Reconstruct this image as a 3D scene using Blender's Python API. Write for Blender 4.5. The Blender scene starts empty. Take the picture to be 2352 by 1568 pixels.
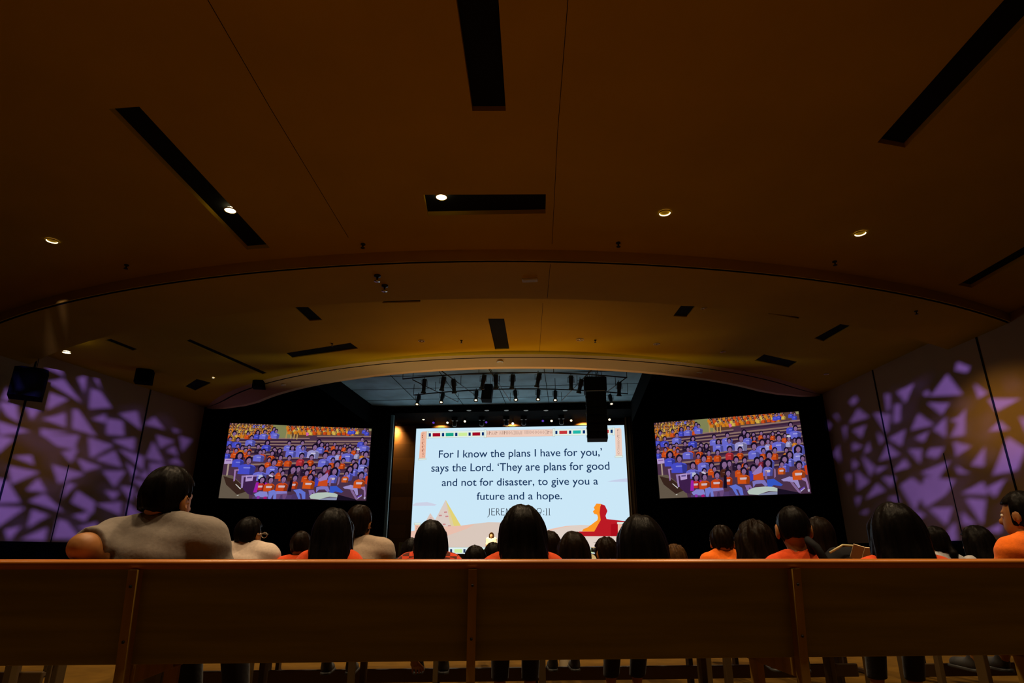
import bpy, bmesh, math, random
import numpy as np
from mathutils import Vector, Matrix
from mathutils.geometry import tessellate_polygon, delaunay_2d_cdt
random.seed(7)
PI = math.pi
scene = bpy.context.scene
COL = scene.collection

# ------------------------------------------------------------------ camera model
CZ = 0.92                         # eye height of the photographer
F = 1400.0                        # focal length in pixels of a 2352 x 1568 frame
TH = math.radians(19.07)
cT, sT = math.cos(TH), math.sin(TH)
CAM = Vector((0, 0, CZ))
def ray(x, y):
    a = (x - 1176) / F; b = (784 - y) / F
    return Vector((a, cT - b * sT, b * cT + sT))
# the hall has its own axes: u to the right, v towards the stage, h above eye height
HO = Vector((-.58, 29.1, 0)); AL = math.radians(5.15)
HU = Vector((math.cos(AL), -math.sin(AL), 0)); HV = Vector((math.sin(AL), math.cos(AL), 0))
def W(u, v, h):
    return HO + HU * u + HV * v + Vector((0, 0, CZ + h))
def toH(p):
    d = Vector(p) - HO
    return d.dot(HU), d.dot(HV), p[2] - CZ
def on_h(x, y, h):                # photo point on a level plane
    r = ray(x, y); return CAM + r * (h / r.z)
def on_plane(x, y, p0, n):
    r = ray(x, y); return CAM + r * ((p0 - CAM).dot(n) / r.dot(n))
def on_y(x, y, Y):
    r = ray(x, y); return CAM + r * (Y / r.y)
def on_v(x, y, v):
    return on_plane(x, y, W(0, v, 0), HV)
def px_of(p):
    d = Vector(p) - CAM
    f = d.y * cT + d.z * sT
    if f < .01: return None
    return 1176 + F * d.x / f, 784 - F * (-d.y * sT + d.z * cT) / f
def floor_z(y): return -.02 * (y - 2.5)

# ------------------------------------------------------------------ materials
MATS = {}
def lin(c):
    return tuple(((v / 255) / 12.92 if v / 255 <= .04045 else ((v / 255 + .055) / 1.055) ** 2.4) for v in c)
def mat(name, col, rough=.6, metal=0, noise=None, bump=0, spec=.5, sheen=0):
    if name in MATS: return MATS[name]
    m = bpy.data.materials.new(name); m.use_nodes = True; MATS[name] = m
    nt = m.node_tree; b = nt.nodes['Principled BSDF']
    b.inputs['Base Color'].default_value = (*col, 1); b.inputs['Roughness'].default_value = rough
    b.inputs['Metallic'].default_value = metal; b.inputs['Specular IOR Level'].default_value = spec
    if sheen: b.inputs['Sheen Weight'].default_value = sheen
    if noise:                     # (scale xyz, amount) soft variation of the material's own colour
        sc, amt = noise
        tc = nt.nodes.new('ShaderNodeTexCoord'); mp = nt.nodes.new('ShaderNodeMapping')
        mp.inputs['Scale'].default_value = sc
        n = nt.nodes.new('ShaderNodeTexNoise'); n.inputs['Scale'].default_value = 1; n.inputs['Detail'].default_value = 6
        r = nt.nodes.new('ShaderNodeValToRGB')
        r.color_ramp.elements[0].position = .3; r.color_ramp.elements[1].position = .7
        r.color_ramp.elements[0].color = (*[c * (1 - amt) for c in col], 1)
        r.color_ramp.elements[1].color = (*[min(1, c * (1 + amt)) for c in col], 1)
        nt.links.new(tc.outputs['Object'], mp.inputs['Vector']); nt.links.new(mp.outputs['Vector'], n.inputs['Vector'])
        nt.links.new(n.outputs['Fac'], r.inputs['Fac']); nt.links.new(r.outputs['Color'], b.inputs['Base Color'])
        if bump:
            bp = nt.nodes.new('ShaderNodeBump'); bp.inputs['Strength'].default_value = bump; bp.inputs['Distance'].default_value = .01
            nt.links.new(n.outputs['Fac'], bp.inputs['Height']); nt.links.new(bp.outputs['Normal'], b.inputs['Normal'])
    return m
def emis(name, col, strength=1.0):
    if name in MATS: return MATS[name]
    m = bpy.data.materials.new(name); m.use_nodes = True; MATS[name] = m
    nt = m.node_tree; nt.nodes.clear()
    o = nt.nodes.new('ShaderNodeOutputMaterial'); e = nt.nodes.new('ShaderNodeEmission')
    e.inputs['Color'].default_value = (*col, 1); e.inputs['Strength'].default_value = strength
    nt.links.new(e.outputs[0], o.inputs[0]); return m
def emis_attr(name, strength=1.0):
    m = bpy.data.materials.new(name); m.use_nodes = True
    nt = m.node_tree; nt.nodes.clear()
    o = nt.nodes.new('ShaderNodeOutputMaterial'); e = nt.nodes.new('ShaderNodeEmission')
    a = nt.nodes.new('ShaderNodeAttribute'); a.attribute_name = 'picture'
    e.inputs['Strength'].default_value = strength
    nt.links.new(a.outputs['Color'], e.inputs['Color']); nt.links.new(e.outputs[0], o.inputs[0]); return m

M_ceil = mat('ceiling_plaster', (.58, .375, .006), .9, noise=((.5, .5, .5), .06), spec=.1)
M_fascia = mat('fascia_plaster', (.66, .45, .20), .85, spec=.1)
M_wall = mat('wall_panel', (.38, .25, .125), .8, noise=((.7, .7, .7), .06), spec=.15)
M_black = mat('black_wall', (.004, .005, .005), .95, spec=.02)
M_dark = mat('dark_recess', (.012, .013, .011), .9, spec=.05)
M_blackmetal = mat('black_metal', (.012, .012, .013), .45, spec=.4)
M_grille = mat('speaker_grille', (.010, .010, .011), .75, spec=.15)
M_floor = mat('carpet', (.098, .050, .006), .95, noise=((6, 6, 6), .18), spec=.05)
M_stagefloor = mat('stage_boards', (.16, .09, .04), .5, noise=((1, 12, 1), .3))
M_stageceil = mat('stage_ceiling_panel', (.42, .68, .76), .7, noise=((.8, .8, .8), .25), spec=.2)
M_wood = mat('pew_wood', (.42, .135, .010), .33, noise=((2.2, 26, 26), .22), bump=.04, spec=.4)
M_woodback = mat('pew_back_veneer', (.24, .20, .035), .5, noise=((1.5, 22, 22), .2), spec=.3)
M_post = mat('pew_post', (.36, .21, .035), .45, noise=((22, 22, 2), .2), spec=.3)
M_pewshade = mat('shaded_pew_wood', (.07, .04, .010), .5)  # pew wood darkened to carry the shade under the farther seats
M_cush = mat('pew_cushion', (.09, .035, .05), .95, spec=.1)
M_curtain = mat('tan_curtain', (.45, .26, .10), .9, spec=.1)
M_white = mat('white_plastic', (.75, .7, .6), .5)
M_chrome = mat('steel', (.6, .55, .48), .25, metal=1)
M_teal_light = mat('teal_light_edge', (.16, .30, .30), .5)
M_lampon = emis('lamp_lit', (1.0, .80, .46), 5.0)
M_lensdot = emis('lens_warm', (1.0, .74, .40), 2.8)
M_lenswhite = emis('lens_white', (1.0, .95, .9), 6.0)
M_lensviolet = emis('lens_violet', (.22, .08, .9), .5)
M_reflector = mat('lamp_reflector', (.9, .62, .28), .35, metal=.6)

# ------------------------------------------------------------------ objects
def tag(o, label=None, cat=None, group=None, kind=None):
    if label: o['label'] = label
    if cat: o['category'] = cat
    if group: o['group'] = group
    if kind: o['kind'] = kind
    return o
def new_obj(name, verts, faces, m, parent=None, smooth=False):
    me = bpy.data.meshes.new(name); me.from_pydata([tuple(v) for v in verts], [], [tuple(f) for f in faces])
    ms = m if isinstance(m, (list, tuple)) else [m]
    for k in ms: me.materials.append(k)
    if smooth: me.polygons.foreach_set('use_smooth', [True] * len(me.polygons))
    me.update()
    o = bpy.data.objects.new(name, me); COL.objects.link(o)
    if parent: o.parent = parent
    return o
def thing(name, label, cat, loc=(0, 0, 0), rz=0, group=None, rot=None):
    o = bpy.data.objects.new(name, None); COL.objects.link(o)
    o.empty_display_size = .1
    o.location = loc
    o.rotation_euler = rot if rot else (0, 0, rz)
    return tag(o, label, cat, group)
class MB:
    """collects shapes for ONE mesh object"""
    def __init__(s): s.v = []; s.f = []
    def add(s, vs, fs):
        b = len(s.v); s.v += [Vector(p) for p in vs]; s.f += [tuple(i + b for i in q) for q in fs]; return s
    def box(s, lo, hi, M=None):
        vs = [Vector((x, y, z)) for x in (lo[0], hi[0]) for y in (lo[1], hi[1]) for z in (lo[2], hi[2])]
        if M: vs = [M @ p for p in vs]
        return s.add(vs, [(0, 1, 3, 2), (4, 6, 7, 5), (0, 4, 5, 1), (2, 3, 7, 6), (0, 2, 6, 4), (1, 5, 7, 3)])
    def bbox(s, lo, hi, r=.01, M=None, n=2):     # box with rounded edges
        bm = bmesh.new(); bmesh.ops.create_cube(bm, size=1)
        for p in bm.verts: p.co = Vector([(lo[i] + hi[i]) / 2 + p.co[i] * (hi[i] - lo[i]) for i in range(3)])
        bmesh.ops.bevel(bm, geom=list(bm.edges), offset=r, segments=n, affect='EDGES', profile=.5)
        bm.verts.index_update()
        vs = [(M @ p.co if M else p.co.copy()) for p in bm.verts]; fs = [[q.index for q in f.verts] for f in bm.faces]
        bm.free(); return s.add(vs, fs)
    def tube(s, pts, r, n=8, cap=True):
        pts = [Vector(p) for p in pts]; rs = r if isinstance(r, (list, tuple)) else [r] * len(pts)
        vs = []; prev = None
        for i, p in enumerate(pts):
            t = (pts[min(i + 1, len(pts) - 1)] - pts[max(i - 1, 0)]).normalized()
            a = prev if prev is not None else (Vector((0, 0, 1)) if abs(t.z) < .9 else Vector((1, 0, 0)))
            x = (a - t * a.dot(t)).normalized(); y = t.cross(x); prev = x
            vs += [p + (x * math.cos(2 * PI * k / n) + y * math.sin(2 * PI * k / n)) * rs[i] for k in range(n)]
        fs = [(i * n + k, i * n + (k + 1) % n, (i + 1) * n + (k + 1) % n, (i + 1) * n + k) for i in range(len(pts) - 1) for k in range(n)]
        if cap: fs += [tuple(range(n))[::-1], tuple((len(pts) - 1) * n + k for k in range(n))]
        return s.add(vs, fs)
    def lathe(s, prof, n=20, M=None, cap=True):
        vs = [Vector((r * math.cos(2 * PI * k / n), r * math.sin(2 * PI * k / n), z)) for r, z in prof for k in range(n)]
        if M: vs = [M @ p for p in vs]
        fs = [(i * n + k, i * n + (k + 1) % n, (i + 1) * n + (k + 1) % n, (i + 1) * n + k) for i in range(len(prof) - 1) for k in range(n)]
        if cap: fs += [tuple(range(n))[::-1], tuple((len(prof) - 1) * n + k for k in range(n))]
        return s.add(vs, fs)
    def build(s, name, m, parent=None, smooth=False):
        return new_obj(name, s.v, s.f, m, parent, smooth)
def axis_to(p, d, up=Vector((0, 0, 1))):
    """matrix whose local -z looks along d, placed at p"""
    z = -Vector(d).normalized(); x = up.cross(z)
    if x.length < 1e-4: x = Vector((1, 0, 0))
    x.normalize(); y = z.cross(x)
    return Matrix(((x.x, y.x, z.x, p[0]), (x.y, y.y, z.y, p[1]), (x.z, y.z, z.z, p[2]), (0, 0, 0, 1)))
def holed(outer, holes):
    """flat polygon (2-D points) with holes -> verts, faces"""
    V = []; Fc = []
    for l in [outer] + holes:
        l = [(p[0], p[1]) for p in l]
        if sum(l[i][0] * l[(i + 1) % len(l)][1] - l[(i + 1) % len(l)][0] * l[i][1] for i in range(len(l))) < 0: l = l[::-1]
        Fc.append(list(range(len(V), len(V) + len(l)))); V += l
    vo, eo, fo, _, _, og = delaunay_2d_cdt([Vector(p) for p in V], [], Fc, 0, 1e-6)
    return list(vo), [tuple(f) for f, o in zip(fo, og) if list(o) == [0]]
# ------------------------------------------------------------------ the hall
def struct(name, vs, fs, m, label=None, smooth=False):
    o = new_obj(name, vs, fs, m, None, smooth)
    return tag(o, label, name.split('_')[0], None, 'structure')
AC = (-.9, 13.94)                 # centre of the ceiling arcs (hall u, v)
R_STEP, R_Z2A, R_Z2B = 30.13, 30.02, 27.82
H1, H2, H3 = 6.78, 6.5, 7.0
def arc(R, a0, a1, n, c=AC):
    return [(c[0] + R * math.sin(a0 + (a1 - a0) * i / n), c[1] - R * math.cos(a0 + (a1 - a0) * i / n)) for i in range(n + 1)]
def wall_u(v): return 15.15 + .128 * max(0, -v)     # side walls flare towards the audience
def clip_arc(R, n=48, c=AC):
    """arc of radius R from the left wall to the right wall"""
    out = []
    for sgn in (-1, 1):
        a = 0
        while a < 1.4:
            u = c[0] + sgn * R * math.sin(a); v = c[1] - R * math.cos(a)
            if abs(u) >= wall_u(v) + .05: break
            a += .002
        out.append(sgn * a)
    return arc(R, out[0], out[1], n, c)

BACK_V = -41.0
fl = [W(-24, BACK_V, 0), W(24, BACK_V, 0), W(24, 8, 0), W(-24, 8, 0)]
for p in fl: p.z = floor_z(p.y)
struct('floor', fl, [(0, 1, 2, 3)], M_floor, 'tan carpeted floor under the pews')

# recesses cut into the ceiling: photo corners of each opening
REC1 = [[(250, 250), (320, 245), (620, 569), (567, 573)],
        [(1004, -300), (1125, -300), (1162, 255), (1085, 255)],
        [(973, 447), (1254, 446), (1253, 490), (982, 495)],
        [(2015, 327), (2395, -100), (2499, -100), (2079, 339)],
        [(2200, 654.5), (2450, 510), (2450, 540), (2232, 660.5)]]
REC1_L = ['long dark ceiling recess running diagonally at upper left, a lit lamp inside',
          'long dark ceiling recess cut off by the top edge above the centre',
          'dark ceiling recess lying crosswise above the stage, a lit lamp at its left end',
          'long dark ceiling recess running up into the top right corner',
          'dark ceiling recess cut off by the right edge just above the black groove']
REC3 = [[(675, 705), (708, 705), (741, 735), (711, 737)],
        [(655, 811), (805, 787), (823, 800), (671, 822)],
        [(1121, 731.5), (1158, 731.5), (1170, 801), (1137, 802)],
        [(1546, 726), (1564, 702), (1597, 703), (1577, 728)],
        [(1764, 720), (1768, 718), (1838, 727), (1834, 732)],
        [(1870, 777), (1930, 744), (1955, 748), (1892, 784)],
        [(1733, 828), (1755, 813.5), (1833, 831), (1811, 844)],
        [(426, 783), (437, 779), (615, 857), (603, 860)],
        [(424, 888), (452, 870), (486, 879), (448, 897)],
        [(240, 781), (255, 778), (316, 802), (305, 806)],
        [(877, 696), (965, 693.5), (966, 689), (882, 690)]]
REC3_L = ['small slanted dark recess in the far ceiling, left of centre by the arc edge',
          'wide slanted dark recess in the far ceiling, left of the stage truss',
          'dark recess in the far ceiling straight above the stage, an unlit lamp in it',
          'small slanted dark recess in the far ceiling, right of centre by the arc edge',
          'thin crosswise slit recess in the far ceiling at right',
          'slanted dark recess in the far ceiling nearest the right wall',
          'wide dark recess in the far ceiling above the right side screen',
          'long thin dark recess slanting down towards the left end of the fascia',
          'small dark diamond-shaped recess just above the left black wall',
          'thin dark recess in the far ceiling nearest the left wall',
          'thin slit recess in the far ceiling right at the arc edge, left of centre']
def hq(q, h): return [toH(on_h(x, y, h))[:2] for x, y in q]
holes1 = [hq(q, H1) for q in REC1]; holes3 = [hq(q, H3) for q in REC3]
# ceiling, near zone (one flat plate with the openings cut out)
a1 = clip_arc(R_STEP)
outer = [(-24, BACK_V)] + [(-24, a1[0][1])] + a1 + [(24, a1[-1][1])] + [(24, BACK_V)]
vs, fs = holed(outer, holes1)
struct('ceiling', [W(p.x, p.y, H1) for p in vs], fs, M_ceil, 'brown plaster ceiling over the audience')
def strip(A, hA, B, hB):
    n = len(A); return [W(*p, hA) for p in A] + [W(*p, hB) for p in B], [(i, i + 1, n + i + 1, n + i) for i in range(n - 1)]
aS = clip_arc(30.10)
vs, fs = strip(a1, H1, a1, H2); v2, f2 = strip(a1, H2, aS, H2)
fs = fs + [tuple(i + len(vs) for i in f) for f in f2]; vs = vs + v2
struct('trim_1', vs, fs, M_ceil, 'low curved ceiling step behind the black groove')
aG = clip_arc(R_Z2A); n = len(a1)
vs = [W(*p, H2) for p in aS] + [W(*p, H2 + .14) for p in aS] + [W(*p, H2 + .14) for p in aG] + [W(*p, H2) for p in aG]
fs = [(k * n + i, k * n + i + 1, (k + 1) * n + i + 1, (k + 1) * n + i) for k in range(3) for i in range(n - 1)]
struct('trim_2', vs, fs, M_dark, 'thin black curved groove across the ceiling', True)
aB = clip_arc(R_Z2B)
vs, fs = strip(aG, H2, aB, H2)
struct('ceiling_2', vs, fs, M_ceil, 'curved middle band of the brown ceiling')
aB2 = clip_arc(R_Z2B - .02)
vs, fs = strip(aB, H2, aB2, H3 + .02)
struct('trim_3', vs, fs, M_ceil, 'upstand behind the middle ceiling band', True)
# far zone, ends at the curved fascia over the stage
FC, FR = (0, 11.7), 19.05
aend = math.asin(15.15 / FR)
aF = arc(FR, -aend, aend, 48, FC)
outer = clip_arc(R_Z2B - .02) + aF[::-1]
vs, fs = holed(outer, holes3)
struct('ceiling_3', [W(p.x, p.y, H3) for p in vs], fs, M_ceil, 'far brown ceiling zone in front of the stage')
# fascia: curved, leaning, its lower edge sweeps back up to the wall corners; a thin groove near its top
FBC, FBR = (.32, 8.81), 16.22
def fas(t, w):                     # t -1..1 along, w 0 top .. 1 bottom
    p = aF[int(round((t + 1) / 2 * 48))]
    b = math.asin(max(-1, min(1, (12.7 * t) / FBR)))
    q = (FBC[0] + FBR * math.sin(b), FBC[1] - FBR * math.cos(b))
    k = max(0, (abs(t) - .9) / .1)
    q = (q[0] + k * (math.copysign(15.1, t) - q[0]), q[1] + k * (.05 - q[1]))
    hb = 6.49 + k * .45
    return W(p[0] + (q[0] - p[0]) * w, p[1] + (q[1] - p[1]) * w, H3 + (hb - H3) * w)
def fstrip(w0, w1, push0=0, push1=0):
    vs = [fas(-1 + 2 * i / 48, w0) + HV * push0 for i in range(49)] + [fas(-1 + 2 * i / 48, w1) + HV * push1 for i in range(49)]
    return vs, [(i, i + 1, 50 + i, 49 + i) for i in range(48)]
mb = MB(); mb.add(*fstrip(0, .22)); mb.add(*fstrip(.28, 1)); mb.add(*fstrip(1, 1, 0, .25))
o = mb.build('trim_4', M_fascia, None, True); tag(o, 'pale curved fascia over the stage opening', 'fascia', None, 'structure')
mb = MB(); mb.add(*fstrip(.20, .30, .03, .03)); mb.add(*fstrip(0, 1, .26, .26))
tag(mb.build('trim_5', M_dark, None, True), 'thin dark line along the curved fascia', 'fascia', None, 'structure')

# side walls: pale panels above a black dado, flared away from the stage
def side_wall(s, name):
    v1 = BACK_V; hb = -.0
    A = (s * wall_u(0), 0); B = (s * wall_u(v1), v1)
    top = 7.4
    o = struct('wall_' + name, [W(*A, .36), W(*B, .36), W(*B, top), W(*A, top)], [(0, 1, 2, 3)], M_wall, f'pale panelled wall on the {name} with violet light shapes')
    inn = -s * .06
    struct('baseboard_' + name, [W(A[0] + inn, A[1], .36), W(B[0] + inn, B[1], .36), W(B[0] + inn, B[1], -1.7), W(A[0] + inn, A[1], -1.7), W(*A, .36), W(*B, .36)],
           [(0, 1, 2, 3), (0, 1, 5, 4)], M_black, f'black lower wall on the {name}')
side_wall(-1, 'left'); side_wall(1, 'right')
def wall_plane(s):
    p0 = W(s * 15.15, 0, 0); p1 = W(s * wall_u(-10), -10, 0)
    d = (p1 - p0).normalized(); n = d.cross(Vector((0, 0, 1)))
    if n.dot(HU) * s > 0: n = -n
    return p0, n, d
# dark joints between the wall panels
for s, xs, lab in ((-1, [((64, 900), (0, 1180)), ((347, 890), (300, 1100)), ((150, 1100), (138, 1240))], 'left'),
                   (1, [((2003, 845), (2066, 1140)), ((2257, 830), (2322, 1130)), ((2172, 1060), (2192, 1240))], 'right')):
    p0, n, d = wall_plane(s)
    for i, (a, b) in enumerate(xs):
        p = on_plane(*a, p0, n)
        k = (p - p0).dot(d)
        c = p0 + d * k
        short = i == 2
        z0 = CZ + .36; z1 = CZ + (3.2 if short else 7.3)
        mb = MB(); M = Matrix.Translation(c) @ Matrix(((d.x, n.x, 0, 0), (d.y, n.y, 0, 0), (0, 0, 1, 0), (0, 0, 0, 1)))
        jw = .016 if short else .036; mb.box((-jw, -.01, z0 - c.z), (jw, .015, z1 - c.z), M)
        where = ['nearest the camera', 'beside the stage', 'low down between the two long joints'][i] if s < 0 else ['beside the stage', 'nearest the camera', 'low down between the two long joints'][i]
        tag(mb.build(f'trim_{6 + i + (0 if s < 0 else 3)}', M_dark), f'thin dark upright panel joint in the {lab} wall, {where}', 'joint', None, 'structure')
# back wall behind the camera
struct('wall_back', [W(-24, BACK_V, -2.5), W(24, BACK_V, -2.5), W(24, BACK_V, 7.4), W(-24, BACK_V, 7.4)], [(0, 1, 2, 3)], M_wall, 'pale wall at the rear of the hall')

# black walls either side of the stage opening, angled, carrying the side screens
OPL, OPR = toH(on_v(900, 1050, 2.9))[0], toH(on_v(1456, 1050, 2.9))[0]
PL = [(-15.15, .0), (OPL, 2.9)]; PR = [(15.15, .0), (OPR, 2.9)]
for nm, P in (('left', PL), ('right', PR)):
    struct('wall_stage_' + nm, [W(*P[0], -1.7), W(*P[1], -1.7), W(*P[1], 8.2), W(*P[0], 8.2)], [(0, 1, 2, 3)], M_black, f'black wall on the {nm} of the stage opening')
def pros_plane(s):
    P = PL if s < 0 else PR
    a = W(*P[0], 0); b = W(*P[1], 0); d = (b - a).normalized() * (1 if s < 0 else -1)
    n = Vector((d.y, -d.x, 0))
    if n.dot(HV) > 0: n = -n
    return a, n, d
# stage box

SZ = .25                          # world height of the stage boards
SF = SZ - CZ
LEDV = 5.4
BW = 6.3
zf = -.75
vs = [W(OPL - .3, -3.2, SF), W(OPR + .3, -3.2, SF), W(OPR + .3, BW, SF), W(OPL - .3, BW, SF)]
vs2 = [W(-9.5, -3.0, SF), W(9.5, -3.0, SF), W(9.5, BW, SF), W(-9.5, BW, SF)]
mb = MB(); low = Vector((0, 0, -.9))
mb.add(vs2 + [p + low for p in vs2], [(0, 1, 2, 3), (0, 4, 5, 1), (1, 5, 6, 2), (3, 2, 6, 7), (0, 3, 7, 4)])
tag(mb.build('floor_stage', M_stagefloor), 'brown boarded stage floor', 'floor', None, 'structure')
# wood-panelled back wall of the stage
mw = mat('stage_back_panels', (.30, .145, .03), .6)
nt = mw.node_tree; bs = nt.nodes['Principled BSDF']
tc = nt.nodes.new('ShaderNodeTexCoord'); mp = nt.nodes.new('ShaderNodeMapping'); br = nt.nodes.new('ShaderNodeTexBrick')
mp.inputs['Rotation'].default_value = (PI / 2, 0, 0)
br.offset = .5; br.inputs['Scale'].default_value = 1; br.inputs['Mortar Size'].default_value = .004; br.inputs['Brick Width'].default_value = 2.4; br.inputs['Row Height'].default_value = .75
br.inputs['Color1'].default_value = (.36, .15, .03, 1); br.inputs['Color2'].default_value = (.16, .07, .015, 1); br.inputs['Mortar'].default_value = (.03, .015, .005, 1)
nt.links.new(tc.outputs['Object'], mp.inputs['Vector']); nt.links.new(mp.outputs['Vector'], br.inputs['Vector']); nt.links.new(br.outputs['Color'], bs.inputs['Base Color'])
o = struct('wall_stage_rear', [(-9.5, 0, SF), (9.5, 0, SF), (9.5, 0, 8), (-9.5, 0, 8)], [(0, 1, 2, 3)], mw, 'brown wood-panelled wall at the back of the stage')
o.location = W(0, BW, 0); o.rotation_euler = (0, 0, -AL)
# side masking walls of the stage
for s, u, nm in ((-1, OPL - .9, 'left'), (1, OPR + .9, 'right')):
    struct('wall_wing_' + nm, [W(u, 2.9, SF), W(u, BW, SF), W(u, BW, 8), W(u, 2.9, 8)], [(0, 1, 2, 3)], M_black, f'black {nm} wing wall of the stage')
# stage ceilings
HS = 7.5
struct('ceiling_stage', [W(-7.2, -6.9, HS), W(6.6, -6.9, HS), W(6.6, 2.9, HS), W(-7.2, 2.9, HS)], [(0, 1, 2, 3)], M_stageceil, 'blue-grey ceiling above the front of the stage')
mb = MB()
mb.add([W(-7.2, -5.4, HS), W(-7.2, 2.9, HS), W(-7.2, 2.9, 6.4), W(-7.2, -5.4, 6.6)], [(0, 1, 2, 3)])
mb.add([W(6.6, -5.4, HS), W(6.6, 2.9, HS), W(6.6, 2.9, 6.4), W(6.6, -5.4, 6.6)], [(0, 1, 2, 3)])
mb.add([W(-16, -7.6, 8.2), W(16, -7.6, 8.2), W(16, 3, 8.2), W(-16, 3, 8.2)], [(0, 1, 2, 3)])
tag(mb.build('trim_12', M_black), 'black masking around the stage ceiling', 'masking', None, 'structure')
HR = 7.12
mb = MB()
mb.add([W(-9.5, 2.9, HS + .7), W(9.5, 2.9, HS + .7), W(9.5, 2.9, HR), W(-9.5, 2.9, HR)], [(0, 1, 2, 3)])
mb.add([W(-9.5, 2.9, HR), W(9.5, 2.9, HR), W(9.5, BW, HR), W(-9.5, BW, HR)], [(0, 1, 2, 3)])
tag(mb.build('ceiling_stage_rear', M_black), 'black ceiling over the rear of the stage', 'ceiling', None, 'structure')
# joints of the blue-grey panels
mb = MB()
for v in (-5.2, -3.0, -.8, 1.4): mb.box((-7.2, v - .012, HS - .012), (6.6, v + .012, HS + .01))
for u in (-4.6, -2.3, 0, 2.3, 4.6): mb.box((u - .012, -6.9, HS - .012), (u + .012, 2.9, HS + .01))
mb.v = [W(p.x, p.y, p.z) for p in mb.v]
tag(mb.build('trim_13', M_dark), 'dark joints between the blue-grey stage ceiling panels', 'joint', None, 'structure')
# edge post left of the opening, its teal light put into the colour
mb = MB(); mb.bbox((OPL - .14, 2.72, SF - .6), (OPL + .02, 2.88, 7.0), .02); mb.v = [W(p.x, p.y, p.z) for p in mb.v]
tag(mb.build('trim_14', M_teal_light), 'tall edge post coloured with teal light at the left side of the stage opening', 'post', None, 'structure')

# ---- recess boxes
def recess(q, h, label, d=.28, group='ceiling recesses', bd=.10):
    P = [Vector((*p, 0)) for p in hq(q, h)]
    c = sum(P, Vector()) / 4
    t = thing('ceiling_recess', label, 'recess', W(c.x, c.y, h), -AL, group)
    L = [p - c for p in P]
    vs = [(p.x, p.y, 0) for p in L] + [(p.x, p.y, d) for p in L]
    new_obj('side_panel', vs, [(i, (i + 1) % 4, 4 + (i + 1) % 4, 4 + i) for i in range(4)], M_ceil, t)
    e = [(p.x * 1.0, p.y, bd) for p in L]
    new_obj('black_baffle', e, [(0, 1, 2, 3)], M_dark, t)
    return t
for q, l in zip(REC1, REC1_L): recess(q, H1, l)
for q, l in zip(REC3, REC3_L): recess(q, H3, l, .28, 'ceiling recesses', .035)

# ---- round lamps and small ceiling fittings
def downlight(p, r, lit, label, group, hang=0):
    t = thing('downlight', label, 'ceiling lamp', p, 0, group)
    mb = MB(); mb.lathe([(r * 1.12, .004), (r * 1.12, -.012), (r * .98, -.016), (r * .96, .002)], 24, cap=False)
    mb.build('trim_ring', M_ceil if lit else M_white, t, True)
    mb = MB(); mb.lathe([(r * .97, -.008), (r * .8, .03), (r * .35, .05), (.001, .05)], 24, cap=False)
    if hang: mb.lathe([(.02, .05), (.02, hang)], 8)
    mb.build('reflector', M_lampon if lit else M_reflector, t, True)
    if not lit: MB().lathe([(r * .4, .035), (r * .4, .0), (r * .25, -.012)], 14).build('bulb', M_chrome, t, True)
    return t
LIT = [((119.5, 553), 'lit round lamp in the ceiling at far left, leftmost of the near row', H1, .12, 0),
       ((529, 482.5), 'lit round lamp inside the diagonal dark recess at left', H1 + .03, .115, .09),
       ((1014, 452), 'lit round lamp inside the crosswise dark recess over the stage', H1 + .03, .11, .09),
       ((1527, 489), 'lit round lamp in plain ceiling right of the crosswise recess', H1, .12, 0),
       ((1976, 536), 'lit round lamp in plain ceiling at far right of the near row', H1, .12, 0)]
SPOTS = []
for (x, y), lab, h, r, hg in LIT:
    p = on_h(x, y, h - .01); downlight(p, r, True, lab, 'lit lamps of the near ceiling', hg); SPOTS.append(p)
p = on_h(153, 809, H2 - .01); downlight(p, .13, True, 'small lit lamp high at left near the violet wall, seen edge-on', 'lit lamps of the far ceiling')
p = on_h(490, 867, H3 - .01); downlight(p, .05, True, 'tiny lit lamp beside the diamond-shaped recess at left', 'lit lamps of the far ceiling')
OFF = [((968, 783), H3, .1, 'unlit round lamp in the far ceiling, second recess-free spot left of centre'),
       ((1332, 780), H3, .12, 'unlit round lamp in the far ceiling right of the central recess'),
       ((1508, 790), H3, .1, 'unlit round lamp in the far ceiling, right of the ring-shaped one'),
       ((1660, 808), H3, .09, 'unlit round lamp in the far ceiling left of the wide right recess'),
       ((1898, 859), H3, .09, 'unlit round lamp in the far ceiling near the right wall corner'),
       ((1149, 767), H3 + .1, .12, 'unlit ring lamp inside the central far recess'),
       ((1617, 708), H3, .08, 'small unlit lamp beside the slanted recess right of centre')]
for (x, y), h, r, lab in OFF: downlight(on_h(x, y, h - .01), r, False, lab, 'unlit lamps of the far ceiling')
def fas_hit(x, y):
    best = None
    for i in range(41):
        w = .3 + .65 * i / 40
        for k in range(49):
            p = fas(-1 + 2 * k / 48, w); q = px_of(p); d = (q[0] - x) ** 2 + (q[1] - y) ** 2
            if best is None or d < best[0]: best = (d, p)
    return best[1]
for (x, y), lab in (((1151, 830.5), 'pale round lamp set in the curved fascia at centre'), ((1606, 855), 'small round lamp set in the fascia at right'), ((652, 883), 'small round lamp set in the fascia at left')):
    p = fas_hit(x, y)
    t = thing('fascia_lamp', lab, 'ceiling lamp', p, 0, 'lamps set in the fascia')
    MB().lathe([(.13, -.03), (.11, -.055), (.07, -.055), (.06, -.03), (.0, -.025)], 20, Matrix.Translation((0, 0, .03))).build('rim', M_white, t, True)
    MB().lathe([(.06, -.02), (.05, -.045), (.0, -.05)], 16, Matrix.Translation((0, 0, .03))).build('lens', M_reflector, t, True)
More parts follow.
